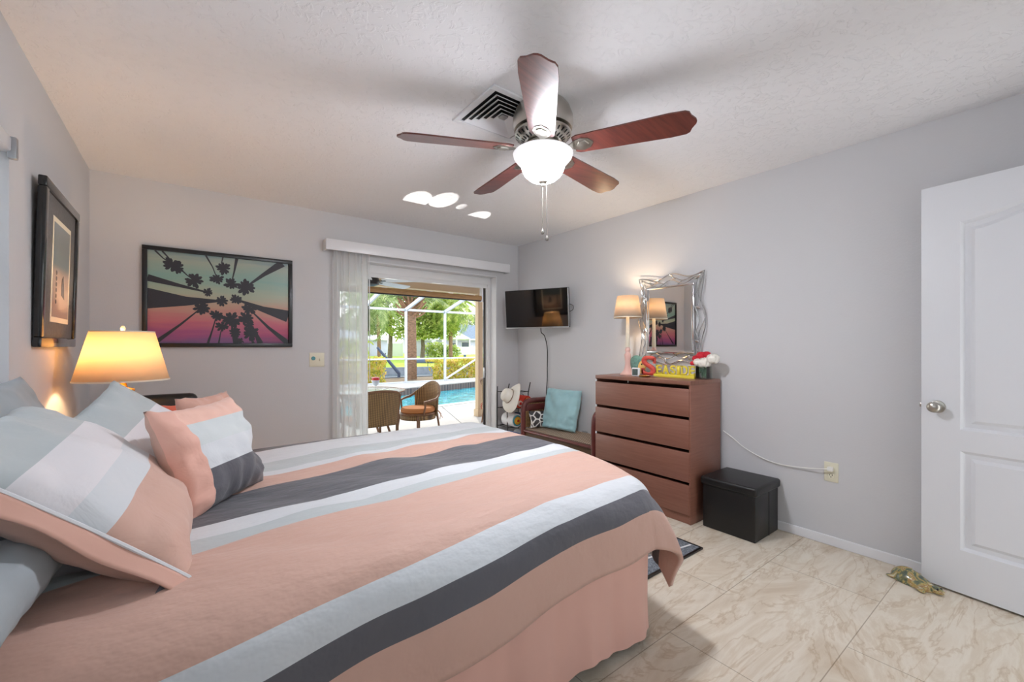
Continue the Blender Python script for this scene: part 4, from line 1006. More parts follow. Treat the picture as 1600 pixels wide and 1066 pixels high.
# rug
m, nt, b = new_mat('grey_rug'); tc = N(nt,'ShaderNodeTexCoord'); n = N(nt,'ShaderNodeTexNoise', i_Scale=140, i_Detail=2); nt.links.new(tc.outputs['Object'], n.inputs['Vector'])
r = ramp(nt, [(.35,(84,90,98)),(.65,(136,142,150))]); nt.links.new(n.outputs[0], r.inputs[0]); nt.links.new(r.outputs[0], b.inputs['Base Color']); b.inputs['Roughness'].default_value=.95
t = thing('rug', 'dark grey rug with white lines on the floor at the foot of the bed', 'rug', (2.2, 2.0, 0))
part('pile', MB().box((1.86,1.365,.001),(2.475,2.62,.011),.003), m, t, w=True)
part('border', MB().box((1.85,1.355,.0005),(2.485,1.37,.012),.002).box((1.85,2.615,.0005),(2.485,2.63,.012),.002).box((1.85,1.37,.0005),(1.865,2.615,.012),.002).box((2.47,1.37,.0005),(2.485,2.615,.012),.002), M['black'], t, w=True)
mb = MB()
for a, b_ in (((1.87,1.52),(2.46,1.42)),((1.87,1.40),(1.99,1.60)),((1.93,1.38),(2.05,1.58)),((2.2,1.48),(2.05,2.2)),((1.9,1.75),(2.44,2.3)),((1.88,2.3),(2.4,1.9))):
    d_ = Vector((b_[0]-a[0], b_[1]-a[1])).normalized(); nx, ny = -d_.y*.006, d_.x*.006
    mb.prism([(a[0]-nx,a[1]-ny,.0105),(a[0]+nx,a[1]+ny,.0105),(b_[0]+nx,b_[1]+ny,.0105),(b_[0]-nx,b_[1]-ny,.0105)], (0,0,.002))
part('line_pattern', mb, M['white'], t, w=True, smooth=False)

# ------------------------------------------------------------------ towel rack in the corner
RX, RY = 2.90, 3.80
t = thing('towel_rack', 'dark wire floor rack full of rolled towels in the far right corner', 'rack', (RX, RY, 0))
mb = MB()
for x in (-.13,.17):
    mb.tube([(x,-.08,0),(x,-.06,.7),(x+.04,-.05,.82)], .006, 8).tube([(x,.12,0),(x,.12,.78)], .006, 8)
part('upright', mb, M['wire'], t)
for z in (.14,.34,.54,.72):
    mb = MB().tube([(-.13,-.07,z),(.17,-.07,z)], .005, 6).tube([(-.13,.12,z),(.17,.12,z)], .005, 6)
    for k in range(5): x = -.11+.065*k; mb.tube([(x,-.07,z),(x,.12,z)], .003, 6)
    part('shelf', mb, M['wire'], t)
part('scroll', MB().tube([(.06+.045*cos(a),-.07,.655+.045*sin(a)) for a in [2*pi*i/20 for i in range(20)]], .003, 6, closed=True).tube([(.1+.03*cos(a),-.07,.64+.03*sin(a)) for a in [2*pi*i/20 for i in range(20)]], .003, 6, closed=True), M['wire'], t)
def towel(c, r, L, cols, label, group='rolled towels in the corner rack', yaw=0):
    """rolled towel: spiral end visible, axis along y"""
    t_ = thing('rolled_towel', label, 'towel', (c[0], c[1], c[2]-r), yaw, group)
    rings = len(cols)
    for k, cc in enumerate(cols):
        r0 = r*(1-k/rings); r1 = r*(1-(k+1)/rings)+.0015
        y0_ = -L/2-.006*k; prof = [(max(r1,.0),y0_-.002),(r0-.004,y0_-.004),(r0,y0_+.004),(r0,L/2-.004),(max(r0-.004,.001),L/2)]
        part('layer', MB().lathe(prof, (0,0,r), 28, 'Y', cap=(k==rings-1)), mat('towel_dye', cc, .9, bump=.5, bscale=150), t_)
    return t_
towel((2.985,3.745,.62), .062, .20, [(206,60,40),(226,120,70),(196,40,36),(90,110,120)], 'red and orange rolled towel, upper right in the rack')
towel((2.88,3.745,.605), .05, .20, [(210,66,44),(240,226,214),(200,50,40)], 'red and white rolled towel just under the hat')
towel((2.835,3.74,.425), .072, .20, [(232,234,236),(60,150,160),(240,170,50),(246,196,60),(206,60,30)], 'rainbow rolled towel with yellow centre at the left of the rack')
towel((2.98,3.745,.42), .062, .20, [(40,60,84),(96,72,110),(40,60,84)], 'navy and purple rolled towel beside the rainbow one')
towel((2.84,3.74,.22), .07, .20, [(50,110,180),(60,140,200),(40,80,150)], 'blue rolled towel low in the rack')
towel((2.99,3.745,.22), .07, .20, [(226,228,232),(238,238,240),(220,222,228)], 'white rolled towel low in the rack by the bench arm')
# hat hung on the rack
t = thing('sun_hat', 'white floppy sun hat with a brown band hung on the corner rack', 'hat', (2.715, 3.62, .70))
rim = 40
def hatf(u, v):
    a = 2*pi*u
    prof = [(.0,.105),(.045,.103),(.075,.085),(.088,.05),(.092,.0),(.125,-.012),(.17,-.028),(.20,-.05)]
    q = v*(len(prof)-1); i = min(int(q), len(prof)-2); f = q-i; r = prof[i][0]*(1-f)+prof[i+1][0]*f; z = prof[i][1]*(1-f)+prof[i+1][1]*f
    if v > .6: z += .022*sin(2*a+.5)*(v-.6)/.4; r *= 1+.04*cos(3*a)*(v-.6)
    return Vector((r*cos(a), r*sin(a), z))
HR = frame_mat((0,0,0), (.62,.1,.72), (.25,-.95,.0))
# crown axis points up-left toward the camera
ax = Vector((-.85,.16,.38)).normalized(); x_ = ax.cross(Vector((0,0,1))).normalized(); y_ = ax.cross(x_)
HM = Matrix((x_, y_, ax)).transposed().to_4x4(); HM = HM @ Matrix.Scale(.82, 4)
mb = MB().grid(hatf, 48, 28); mb.xf(HM); bmesh.ops.remove_doubles(mb.bm, verts=mb.bm.verts, dist=.0005)
part('hat_body', mb, M['straw'], t, solid=.003, angle=180)
mb = MB().tube([(.0945*cos(a),.0945*sin(a),.006) for a in [2*pi*i/40 for i in range(40)]], .0045, 6, closed=True); mb.xf(HM)
part('hat_band', mb, mat('brown_cord', (120,84,60), .7), t)
# ------------------------------------------------------------------ outside: lanai, patio, pool, screen cage, canal, houses
G = -.15
PA, PB, PC, PD = (2.2,8.5), (9.2,9.76), (9.6,13.42), (3.3,11.6)
OUT = ((-7,4.255),(15,4.255),(15,15.45),(-7,15.45))
mb = MB(); ins = (PA,PB,PC,PD)
for i in range(4):
    a, b_ = OUT[i], OUT[(i+1)%4]; c_, d_ = ins[(i+1)%4], ins[i]
    mb.poly([(a[0],a[1],G),(b_[0],b_[1],G),(c_[0],c_[1],G),(d_[0],d_[1],G)])
bmesh.ops.remove_doubles(mb.bm, verts=mb.bm.verts, dist=.001)
bmesh.ops.recalc_face_normals(mb.bm, faces=mb.bm.faces)
pdk = struct('patio', mb, M['concrete'])
md = pdk.modifiers.new('thickness','SOLIDIFY'); md.thickness = .1; md.offset = -1
if pdk.data.polygons[0].normal.z < 0: md.offset = 1
mb = MB()
for a, b_ in (((3.1,4.3),(4.6,8.7)),((-5,6.9),(4.1,6.2)),((4.1,6.3),(13,8.1))):
    d_ = Vector((b_[0]-a[0], b_[1]-a[1])).normalized(); nx, ny = -d_.y*.008, d_.x*.008
    mb.prism([(a[0]-nx,a[1]-ny,G),(a[0]+nx,a[1]+ny,G),(b_[0]+nx,b_[1]+ny,G),(b_[0]-nx,b_[1]-ny,G)], (0,0,.0015))
struct('patio_joint', mb, M['wire'], pdk)
pool = thing('swimming_pool', 'teal swimming pool behind the patio chairs with a raised dark-tiled far edge', 'pool', (6, 11, G))
mb = MB(); q = [Vector((p[0],p[1],G-.01)) for p in ins]; lo = [Vector((p[0],p[1],G-1.3)) for p in ins]
mb.poly(lo)
for i in range(4): mb.poly([q[i], q[(i+1)%4], lo[(i+1)%4], lo[i]])
part('basin', mb, M['poolshell'], pool, w=True, smooth=False)
m, nt, b = new_mat('rippled_teal_water'); tc = N(nt,'ShaderNodeTexCoord'); n = N(nt,'ShaderNodeTexNoise', i_Scale=2.4, i_Detail=4, i_Distortion=1.2); nt.links.new(tc.outputs['Object'], n.inputs['Vector'])
r = ramp(nt, [(.35,(10,126,146)),(.6,(40,160,174)),(.75,(110,200,208))]); nt.links.new(n.outputs[0], r.inputs[0]); nt.links.new(r.outputs[0], b.inputs['Base Color']); b.inputs['Roughness'].default_value=.04; b.inputs['IOR'].default_value=1.33
bp = N(nt,'ShaderNodeBump', i_Strength=.35, i_Distance=.05); n2 = N(nt,'ShaderNodeTexNoise', i_Scale=4.5, i_Detail=3, i_Distortion=.8); nt.links.new(tc.outputs['Object'], n2.inputs['Vector']); nt.links.new(n2.outputs[0], bp.inputs['Height']); nt.links.new(bp.outputs[0], b.inputs['Normal'])
part('water', MB().poly([(p[0],p[1],G-.09) for p in ins]), m, pool, w=True, smooth=False)
def strip(mb, a, b_, w_, z0_, z1_, side=1):
    d_ = Vector((b_[0]-a[0], b_[1]-a[1])).normalized(); nx, ny = -d_.y*w_*side, d_.x*w_*side
    return mb.prism([(a[0],a[1],z0_),(b_[0],b_[1],z0_),(b_[0]+nx,b_[1]+ny,z0_),(a[0]+nx,a[1]+ny,z0_)], (0,0,z1_-z0_))
part('coping', strip(MB(), PA, PB, .22, G-.03, G+.012, -1), M['coping'], pool, w=True, smooth=False)
part('coping', strip(MB(), PD, PA, .22, G-.03, G+.012, -1), M['coping'], pool, w=True, smooth=False)
part('raised_edge', strip(MB(), (2.6,11.40), (10.2,13.60), .5, G-.05, G+.13, 1), M['coping'], pool, w=True, smooth=False)
tb = MB(); strip(tb, (3.1,11.53), (9.9,13.50), .03, G-.10, G+.10, -1)
m, nt, b = new_mat('dark_square_tiles'); tc = N(nt,'ShaderNodeTexCoord'); ck = N(nt,'ShaderNodeTexBrick'); ck.inputs['Scale'].default_value=7; nt.links.new(tc.outputs['Object'], ck.inputs['Vector']); ck.inputs['Color1'].default_value=srgb(96,78,74); ck.inputs['Color2'].default_value=srgb(60,56,62); ck.inputs['Mortar'].default_value=srgb(140,120,110); nt.links.new(ck.outputs[0], b.inputs['Base Color']); b.inputs['Roughness'].default_value=.3
part('tile_band', tb, m, pool, w=True, smooth=False)
# lanai roof, beam, post
struct('lanai_ceiling', MB().box((-6,4.255,2.46),(8,7.35,2.6)), M['lanai_ceiling'])
struct('lanai_floor_step', MB().box((OX0-.3,YB+WT,-.15),(OX1+.3,YB+WT+.06,-.02)), M['concrete'])
bm_ = struct('lanai_beam', MB().box((-6,7.02,2.25),(8,7.2,2.46),.004), M['tan'])
struct('trim_board', MB().box((-6,6.99,2.36),(8,7.02,2.46)), M['lanai_ceiling'], bm_)
t = thing('lanai_post', 'tan wooden patio post at the right edge of the glass door view', 'post', (4.58,7.11,G))
part('shaft', MB().box((-.055,-.06,0),(.055,.06,2.4),.006), M['tan'], t)
part('foot_block', MB().box((-.075,-.08,0),(.075,.08,.14),.006), M['tan'], t)
t = thing('roller_shade', 'rolled-up brown bamboo shade under the patio beam', 'window blind', (3.2,6.93,2.13))
part('roll', MB().tube([(-2.9,0,.03),(1.3,0,.03)], .05, 14), M['bamboo'], t)
part('bottom_bar', MB().box((-2.9,-.02,-.035),(1.3,.02,-.015),.003), M['wire'], t)
for x in (1.3, -2.94): part('end_bracket', MB().box((x,-.04,-.04),(x+.04,.04,.329),.004), M['white'], t)
struct('exterior_wall', MB().box((-7,YB+WT-.01,-.2),(XL-.2,YB+WT+.0,2.6)).box((XR+.2,YB+WT-.01,-.2),(9,YB+WT,2.6)), M['stucco'])
# patio ceiling fan
t = thing('patio_fan', 'white-bladed patio ceiling fan seen at the top left of the glass door', 'ceiling fan', (1.80, 5.28, 2.38))
part('downrod', MB().tube([(0,0,.08),(0,0,-.3)], .012, 8).lathe([(.05,.08),(.05,.05),(.02,.04)], (0,0,0), 20).lathe([(.06,0),(.065,-.03),(.02,-.05)], (0,0,0), 20), M['wire'], t)
part('motor', MB().lathe([(.03,-.28),(.10,-.30),(.11,-.34),(.10,-.38),(.04,-.40),(0,-.40)], (0,0,0), 28), M['wire'], t)
for k in range(5):
    R_ = Matrix.Rotation(radians(26+72*k), 4, 'Z') @ Matrix.Translation((0,0,-.34)) @ Matrix.Rotation(radians(-12), 4, 'X')
    mb = MB().prism([(.16,-.045,0),(.3,-.062,0),(.66,-.07,0),(.69,-.05,0),(.69,.05,0),(.66,.07,0),(.3,.062,0),(.16,.045,0)], (0,0,.008)); mb.xf(R_); part('blade', mb, M['white'], t, smooth=False)
    mb = MB().box((.08,-.012,-.004),(.2,.012,.002)); mb.xf(R_); part('blade_arm', mb, M['wire'], t, smooth=False)
t = thing('wind_chime', 'thin dark hanging rod just inside the left of the glass door view', 'wind chime', (1.585, 4.74, 1.40))
part('cord', MB().tube([(0,0,.28),(0,0,1.06)], .003, 6), M['wire'], t)
part('rod', MB().tube([(0,0,0),(0,0,.28)], .012, 8), M['black'], t)
# table and chairs
t = thing('patio_table', 'round glass-topped patio table behind the nearest wicker chair', 'table', (2.12, 6.45, G))
part('table_top', MB().lathe([(0,.70),(.56,.70),(.575,.707),(.56,.714),(0,.714)], (0,0,0), 48), mat('frosted_table_glass', (196,206,206), .1), t)
part('rim', MB().tube([(.575*cos(a),.575*sin(a),.707) for a in [2*pi*i/48 for i in range(48)]], .012, 8, closed=True), M['rattan'], t)
for k in range(4):
    a = pi/4+k*pi/2; part('leg', MB().tube(bez((.42*cos(a),.42*sin(a),.70),(.3*cos(a),.3*sin(a),.45),(.3*cos(a),.3*sin(a),.2),(.45*cos(a),.45*sin(a),.0),10), .018, 8), M['rattan'], t)
t = thing('wine_goblet', 'large goblet filled with red at the top on the patio table', 'goblet', (2.14, 6.06, G+.714))
part('bowl', MB().lathe([(.012,.10),(.035,.115),(.052,.15),(.056,.18),(.053,.20),(.050,.18),(.046,.15),(.0,.12)], (0,0,0), 24), mat('pale_goblet', (214,224,236), .1, spec=.6), t)
part('red_rim', MB().lathe([(.056,.178),(.054,.215),(.03,.225),(0,.228)], (0,0,0), 24), mat('red_glass', (206,40,36), .3), t)
part('stem', MB().lathe([(.034,0),(.03,.006),(.006,.015),(.005,.09),(.012,.102)], (0,0,0), 20), M['glass'], t)
t = thing('candle_holder', 'small dark candle holder on the patio table beside the goblet', 'ornament', (1.93, 6.0, G+.714))
part('cup', MB().lathe([(.02,0),(.022,.01),(.008,.02),(.008,.05),(.02,.06),(.02,.075),(0,.075)], (0,0,0), 16), M['wire'], t)
def patio_chair(loc, rz, label, cush):
    """barrel chair; opens toward local -y, back at +y"""
    t = thing('wicker_chair', label, 'chair', loc, rz, 'wicker patio chairs')
    def backf(u, v):
        a = radians(-200+220*u)*1.0; a = radians(-12)+radians(204)*u
        rr = .27; w_ = .5-.5*cos(2*pi*u); top = .56+.26*(sin(pi*u)**.7)
        flare = 1+.1*v
        return Vector((rr*1.02*cos(a)*flare, rr*sin(a)*flare+.02, .36+(top-.36)*v))
    # only the back portion is woven; arms are open cane
    def backpanel(u, v):
        a = radians(28)+radians(124)*u; top = .60+.22*(sin(pi*(28+124*u)/180)**2)
        fl = 1+.08*v; return Vector((.27*cos(a)*fl, .27*sin(a)*fl+.02, .30+(top-.30)*v))
    part('backrest', MB().grid(backpanel, 24, 10), M['wicker'], t, solid=.02)
    rim = []
    for i in range(41):
        a = radians(-30)+radians(240)*i/40; s_ = max(0, sin(a)); z = .60+.24*(s_**2) if s_ > 0 else .60+.06*sin(a)
        rim.append((.285*1.02*cos(a)*(1.05), .29*sin(a)*1.06+.02, z-.03))
    part('arm_rail', MB().tube(rim, .019, 10), M['rattan'], t)
    part('seat', MB().lathe([(0,.33),(.26,.33),(.275,.35),(.26,.37),(0,.37)], (0,-.01,0), 32), M['rattan'], t)
    part('cushion', MB().lathe([(0,.37),(.24,.37),(.262,.39),(.262,.42),(.24,.445),(0,.455)], (0,-.01,0), 32), cush, t)
    part('apron', MB().lathe([(.262,.27),(.266,.335)], (0,-.01,0), 32, cap=False), M['wicker'], t, solid=.012)
    for sx, sy in ((-1,-1),(1,-1),(-1,1),(1,1)):
        part('leg', MB().tube([(sx*.2,sy*.2,.34),(sx*.235,sy*.235+.0,0)], [.017,.014], 8), M['rattan'], t)
    for sx in (-1,1): part('arm_post', MB().tube([(sx*.235,-.12,.34),(sx*.262,-.11,.46),(sx*.27,-.115,.56)], .014, 8), M['rattan'], t)
    for sx in (-1,1): part('tie', MB().tube([(sx*.2,.2,.40),(sx*.24,.25,.33),(sx*.22,.24,.24)], .005, 5).tube([(sx*.2,.2,.40),(sx*.27,.22,.31),(sx*.28,.24,.27)], .005, 5), cush, t)
    return t
# nearest chair: tall square woven back turned to the room
t = thing('wicker_chair', 'brown wicker chair with a tall square back turned to the room, nearest the door', 'chair', (1.93, 5.72, G), radians(3), 'wicker patio chairs')
def bk(u, v):
    x = (u-.5)*.56; z = .34+v*(.42+.03*(1-(2*u-1)**2)*v); return Vector((x*(1+.06*v), -.25-.05*v+.05*(1-(2*u-1)**2)*-1, z))
part('backrest', MB().grid(bk, 16, 12), M['wicker'], t, solid=.03)
fr_ = [(-.29,-.25,.0),(-.285,-.25,.36),(-.30,-.30,.75)]+[(-.30+.6*i/12, -.30-.05*(1-(2*i/12-1)**2), .76+.035*(1-(2*i/12-1)**2)) for i in range(1,12)]+[(.30,-.30,.75),(.285,-.25,.36),(.29,-.25,.0)]
part('back_frame', MB().tube(fr_, .02, 10), M['rattan'], t)
part('seat', MB().box((-.27,-.27,.33),(.27,.27,.38),.015), M['wicker'], t)
part('cushion', MB().box((-.25,-.24,.38),(.25,.26,.44),.025,3), M['cushion'], t)
for sx in (-1,1):
    part('arm_rail', MB().tube(smoothpath([(sx*.29,-.26,.62),(sx*.32,0,.63),(sx*.31,.24,.60),(sx*.28,.27,.35)]), .018, 8), M['rattan'], t)
    part('leg', MB().tube([(sx*.26,.25,0),(sx*.26,.25,.35)], .018, 8), M['rattan'], t)
patio_chair((2.83, 6.12, G), radians(-72), 'brown barrel wicker chair with tan-orange cushion facing left beside the pool', M['cushion'])
patio_chair((4.42, 6.2, G), radians(80), 'wicker chair with red cushion, mostly hidden behind the right edge of the door', M['red_cushion'])
# pool screen cage
cg = thing('pool_screen_cage', 'white aluminium screen cage frame standing around the pool', 'enclosure', (6.5, 15.2, G))
CYc = 15.2; CX = [.3, 1.85, 3.4, 4.95, 6.52, 8.17, 9.8, 11.4]
ZT, ZM = 2.63, .77
for x in CX:
    part('post', MB().box((x-.035,CYc-.05,G),(x+.035,CYc+.05,ZT),.004), M['alu'], cg, w=True)
    part('roof_beam', MB().prism([(x-.035,CYc+.05,ZT-.10),(x-.035,CYc+.05,ZT+.02),(x-.035,11.4,ZT+.98),(x-.035,11.4,ZT+.86)], (.07,0,0)), M['alu'], cg, w=True, smooth=False)
for z, h in ((ZT,.07),(ZM,.045),(G+.04,.04)):
    for a, b_ in zip(CX, CX[1:]): part('rail', MB().box((a+.035,CYc-.025,z-h),(b_-.035,CYc+.025,z+.01),.003), M['alu'], cg, w=True)
part('roof_purlin', MB().box((.3,11.36,ZT+.86),(11.4,11.44,ZT+.96)), M['alu'], cg, w=True)
part('brace', MB().tube([(8.2,CYc-.03,G+.08),(9.75,CYc-.03,ZM-.02)], .04, 8), M['alu'], cg, w=True)
part('side_wall_rail', MB().box((11.36,7.4,ZT-.07),(11.44,CYc,ZT)).box((11.36,7.4,G),(11.44,7.5,ZT)).box((11.36,11.3,G),(11.44,11.4,ZT)), M['alu'], cg, w=True)
# ground beyond
struct('garden_bed', MB().box((-12,15.45,-.5),(26,18.2,-.19)), M['soil'])
struct('near_seawall', MB().box((-12,18.2,-1.6),(26,18.5,-.14)), M['seawall'])
mb = MB().poly([(-14,18.5,-.62),(30,18.5,-.62),(34,25.3,-.62),(-14,31.5,-.62)])
cn = struct('canal', mb, M['canal_water'])
# far lawn
def fy(x): return 27.6-.13*(x-9)
mb = MB(); pts_ = [(-20,fy(-20)),(60,fy(60)),(80,80),(-20,80)]
mb.grid(lambda u, v: Vector((-20+100*u, fy(-20+100*u)+(95-fy(-20+100*u))*v, -.25+.45*min(1,v*3.2)+.1*nz(u*6,v*6,0))), 30, 20)
struct('lawn', mb, M['lawn'], smooth=True)
mb = MB(); mb.prism([(-20,fy(-20),-1.6),(60,fy(60),-1.6),(60,fy(60)-.3,-1.6),(-20,fy(-20)-.3,-1.6)], (0,0,1.42))
struct('far_seawall', mb, M['seawall'])

def leaves(mb, c, rad, n, size, rnd, flat=.5, hollow=.35):
    for _ in range(n):
        while True:
            p = Vector((rnd.uniform(-1,1), rnd.uniform(-1,1), rnd.uniform(-1,1)))
            if hollow < p.length <= 1: break
        lump = 1+.22*noise.noise(p*2.3+Vector(c))
        q = Vector((c[0]+p.x*rad[0]*lump, c[1]+p.y*rad[1]*lump, c[2]+p.z*rad[2]*lump))
        a = Vector((rnd.gauss(0,1), rnd.gauss(0,1), rnd.gauss(0,.6))).normalized(); b = a.cross(Vector((rnd.gauss(0,1),rnd.gauss(0,1),rnd.gauss(0,1)))).normalized()
        s = size*rnd.uniform(.6,1.3)
        mb.poly([q-a*s, q-b*s*flat, q+a*s, q+b*s*flat])
def hedge(name, label, box, n, m, seed):
    rnd = random.Random(seed); mb = MB(); (x0,y0,z0),(x1,y1,z1) = box
    for _ in range(n):
        x = rnd.uniform(x0,x1); zt = z1+.12*noise.noise(Vector((x*1.3,seed,0)))
        y = y0+abs(rnd.gauss(0,.3))*(y1-y0)*.6; z = rnd.uniform(z0,zt)
        if rnd.random() < .3: z = zt-abs(rnd.gauss(0,.05)); y = rnd.uniform(y0,y1)
        a = Vector((rnd.gauss(0,.6), rnd.gauss(0,.6), abs(rnd.gauss(0,1)))).normalized(); b = a.cross(Vector((rnd.gauss(0,1),1,rnd.gauss(0,.3)))).normalized(); s = rnd.uniform(.06,.12)
        q = Vector((x,y,z)); mb.poly([q-a*s, q-b*s*.4, q+a*s, q+b*s*.4])
    t = thing(name, label, 'hedge', ((x0+x1)/2,(y0+y1)/2,z0))
    part('foliage', mb, m, t, w=True, smooth=False, fixn=False)
    mb = MB()
    for k in range(10):
        x = x0+(x1-x0)*(k+.5)/10; mb.tube([(x,(y0+y1)/2,z0),(x+.05,(y0+y1)/2+.04,z1-.25)], .02, 5)
    part('stems', mb, M['bark'], t, w=True)
hedge('croton_hedge', 'yellow and green leafy hedge beyond the pool at the left of the view', ((2.0,15.7,-.19),(5.95,16.8,.78)), 2600, M['leaf_hedge'], 1)
hedge('croton_hedge', 'yellow and green leafy hedge beyond the pool at the right of the view', ((8.0,15.7,-.19),(12.2,16.8,.66)), 2600, M['leaf_hedge'], 2)

def frond(mb, base, az, el, L, rnd, droop=.6, nl=24, wl=.55, w0=.035):
    d = Vector((cos(az), sin(az), 0)); p = Vector(base); pts = [p.copy()]; e = el
    for i in range(12):
        e -= droop*.17*(1+.12*i); p = p+(d*cos(e)+Vector((0,0,1))*sin(e))*L/12; pts.append(p.copy())
    side = Vector((-d.y, d.x, 0))
    mb.tube(pts, [.022*(1-i/14) for i in range(13)], 4)
    for k in range(nl):
        t_ = .12+.88*k/nl; q = t_*12; i = min(int(q), 11); f = q-i; c = pts[i]*(1-f)+pts[i+1]*f; tg = (pts[i+1]-pts[i]).normalized()
        ll = L*wl*.5*sin(pi*min(.97,.12+t_*.86))**.6
        for sg in (-1, 1):
            dr_ = (side*sg+tg*.55+Vector((0,0,-.25-.35*rnd.random()))).normalized()
            mb.poly([c-tg*w0, c+tg*w0, c+dr_*ll*.6+tg*w0*.5+Vector((0,0,-.02)), c+dr_*ll+Vector((0,0,-.18*ll*rnd.random()))])
def palm(name, label, base, H_, r0, nf, L, seed, mleaf, boots=False, lean=(0,0), elmin=-.5, elmax=1.3, group=None, nl=24, wl=.55, w0=.035, droop=.6):
    rnd = random.Random(seed); t = thing(name, label, 'palm tree', base, 0, group)
    pts = [(lean[0]*(i/8)**2, lean[1]*(i/8)**2, H_*i/8) for i in range(9)]
    part('trunk', MB().tube(pts, [r0*(1.15-.25*i/8+.03*(i%2)) for i in range(9)], 14), M['trunk'], t)
    top = Vector((lean[0], lean[1], H_))
    if boots:
        for k in range(46):
            a = k*2.4; z = H_-.75+.85*k/46; el = radians(18+42*k/46)
            d = Vector((cos(a)*cos(el), sin(a)*cos(el), sin(el))); q = Vector((lean[0],lean[1],z))
            pts_ = [q+d*r0*.6, q+d*(r0+.30)+Vector((0,0,.03)), q+d*(r0+.52)+Vector((0,0,.14))]
            part('boot', MB().tube(pts_, [.05,.042,.03], 6), M['boot'], t)
    mb = MB()
    for k in range(nf):
        a = k*2.399+rnd.uniform(-.2,.2); el = elmin+(elmax-elmin)*((k+.5)/nf)
        frond(mb, top+Vector((cos(a)*.12, sin(a)*.12, .05)), a, el, L*rnd.uniform(.85,1.1), rnd, droop=droop, nl=nl, wl=wl, w0=w0)
    part('fronds', mb, mleaf, t, smooth=False, fixn=False)
    return t
palm('cabbage_palm', 'thick-trunked palm with cut frond stubs standing just beyond the pool cage', (7.6,17.15,-.19), 3.35, .21, 22, 2.2, 4, M['leaf_palm'], boots=True, elmin=.45, elmax=1.5, droop=.42, nl=20)
palm('palm_tree', 'green palm with hanging fronds at the upper left of the garden view', (9.9,30.5,-.2), 4.6, .16, 28, 3.2, 5, M['leaf_palm'], elmin=-1.0, group='palms across the canal', w0=.05, lean=(.3,0))
palm('palm_tree', 'thin-trunked palm in front of the blue-grey house at the right', (20.3,36.6,.1), 5.3, .17, 40, 3.6, 6, M['leaf_oak'], elmin=-1.0, group='palms across the canal', w0=.06)
palm('palm_tree', 'tall slim palm rising before the white garage roof at the left', (13.2,36.5,.1), 6.6, .14, 34, 3.2, 8, M['leaf_grey'], elmin=-.9, group='palms across the canal', w0=.05, lean=(-.4,0))
palm('small_palm', 'short lime green palm at the left above the white garage wall', (8.4,27.9,-.2), 1.35, .08, 16, 1.3, 9, M['leaf_lime'], elmin=-.2, w0=.05, lean=(.1,0))
def tree(name, label, base, trunk_h, blobs, n, size, m, seed, r0=.2):
    rnd = random.Random(seed); t = thing(name, label, 'tree', base, 0, 'trees across the canal')
    mb = MB(); top = Vector((0,0,trunk_h))
    mb.tube([(0,0,-.3),(.1,0,trunk_h*.5),top], [r0*1.2,r0,r0*.8], 9)
    for c, rd in blobs: mb.tube([top, (top+Vector(c))/2+Vector((0,0,-.2)), c], [r0*.6,r0*.45,r0*.15], 6)
    part('trunk', mb, M['bark'], t)
    mb = MB()
    for c, rd in blobs: leaves(mb, c, rd, int(n/len(blobs)), size, rnd)
    part('crown', mb, m, t, smooth=False, fixn=False)
tree('oak_tree', 'broad sunlit yellow-green tree in the middle of the garden view', (18.2,38.5,.1), 2.2, [((-2.2,0,3.4),(2.0,1.6,1.7)),((.4,.4,4.6),(2.2,1.8,1.6)),((2.2,0,3.2),(2.0,1.6,1.5)),((0,-.5,2.8),(2.2,1.3,1.1))], 7000, .17, M['leaf_oak'], 11)
tree('oak_tree', 'tall dark green tree at the top middle behind the cabbage palm', (15.5,40,.1), 4.0, [((-1.8,0,6.2),(2.2,1.8,1.8)),((1.6,0,6.8),(2.6,1.8,2.0)),((4.2,0,6.0),(2.2,1.8,1.7))], 5200, .18, M['leaf_palm'], 12)
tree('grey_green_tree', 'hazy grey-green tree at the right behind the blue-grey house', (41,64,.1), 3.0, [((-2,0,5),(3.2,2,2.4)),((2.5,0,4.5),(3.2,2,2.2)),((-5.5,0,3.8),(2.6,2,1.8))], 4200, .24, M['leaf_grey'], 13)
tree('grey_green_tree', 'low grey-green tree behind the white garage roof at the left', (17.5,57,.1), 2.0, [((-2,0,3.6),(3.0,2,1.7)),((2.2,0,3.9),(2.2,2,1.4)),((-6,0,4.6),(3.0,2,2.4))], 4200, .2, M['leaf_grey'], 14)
tree('oak_tree', 'green tree at the far left edge behind the wall blinds', (5.0,36,.1), 2.5, [((-1.5,0,4.2),(3,2,2.4)),((2.2,0,3.6),(2.2,2,1.9))], 3600, .2, M['leaf_oak'], 15)
t = thing('shrub', 'rounded dark green shrub by the white fence across the canal', 'shrub', (21.6,41,.1))
mb = MB(); rnd = random.Random(21); leaves(mb, (-.6,0,.75), (1.5,.8,.85), 1400, .12, rnd); leaves(mb, (1.2,.2,.6), (1.3,.8,.7), 1100, .12, rnd)
part('foliage', mb, M['leaf_oak'], t, smooth=False, fixn=False)

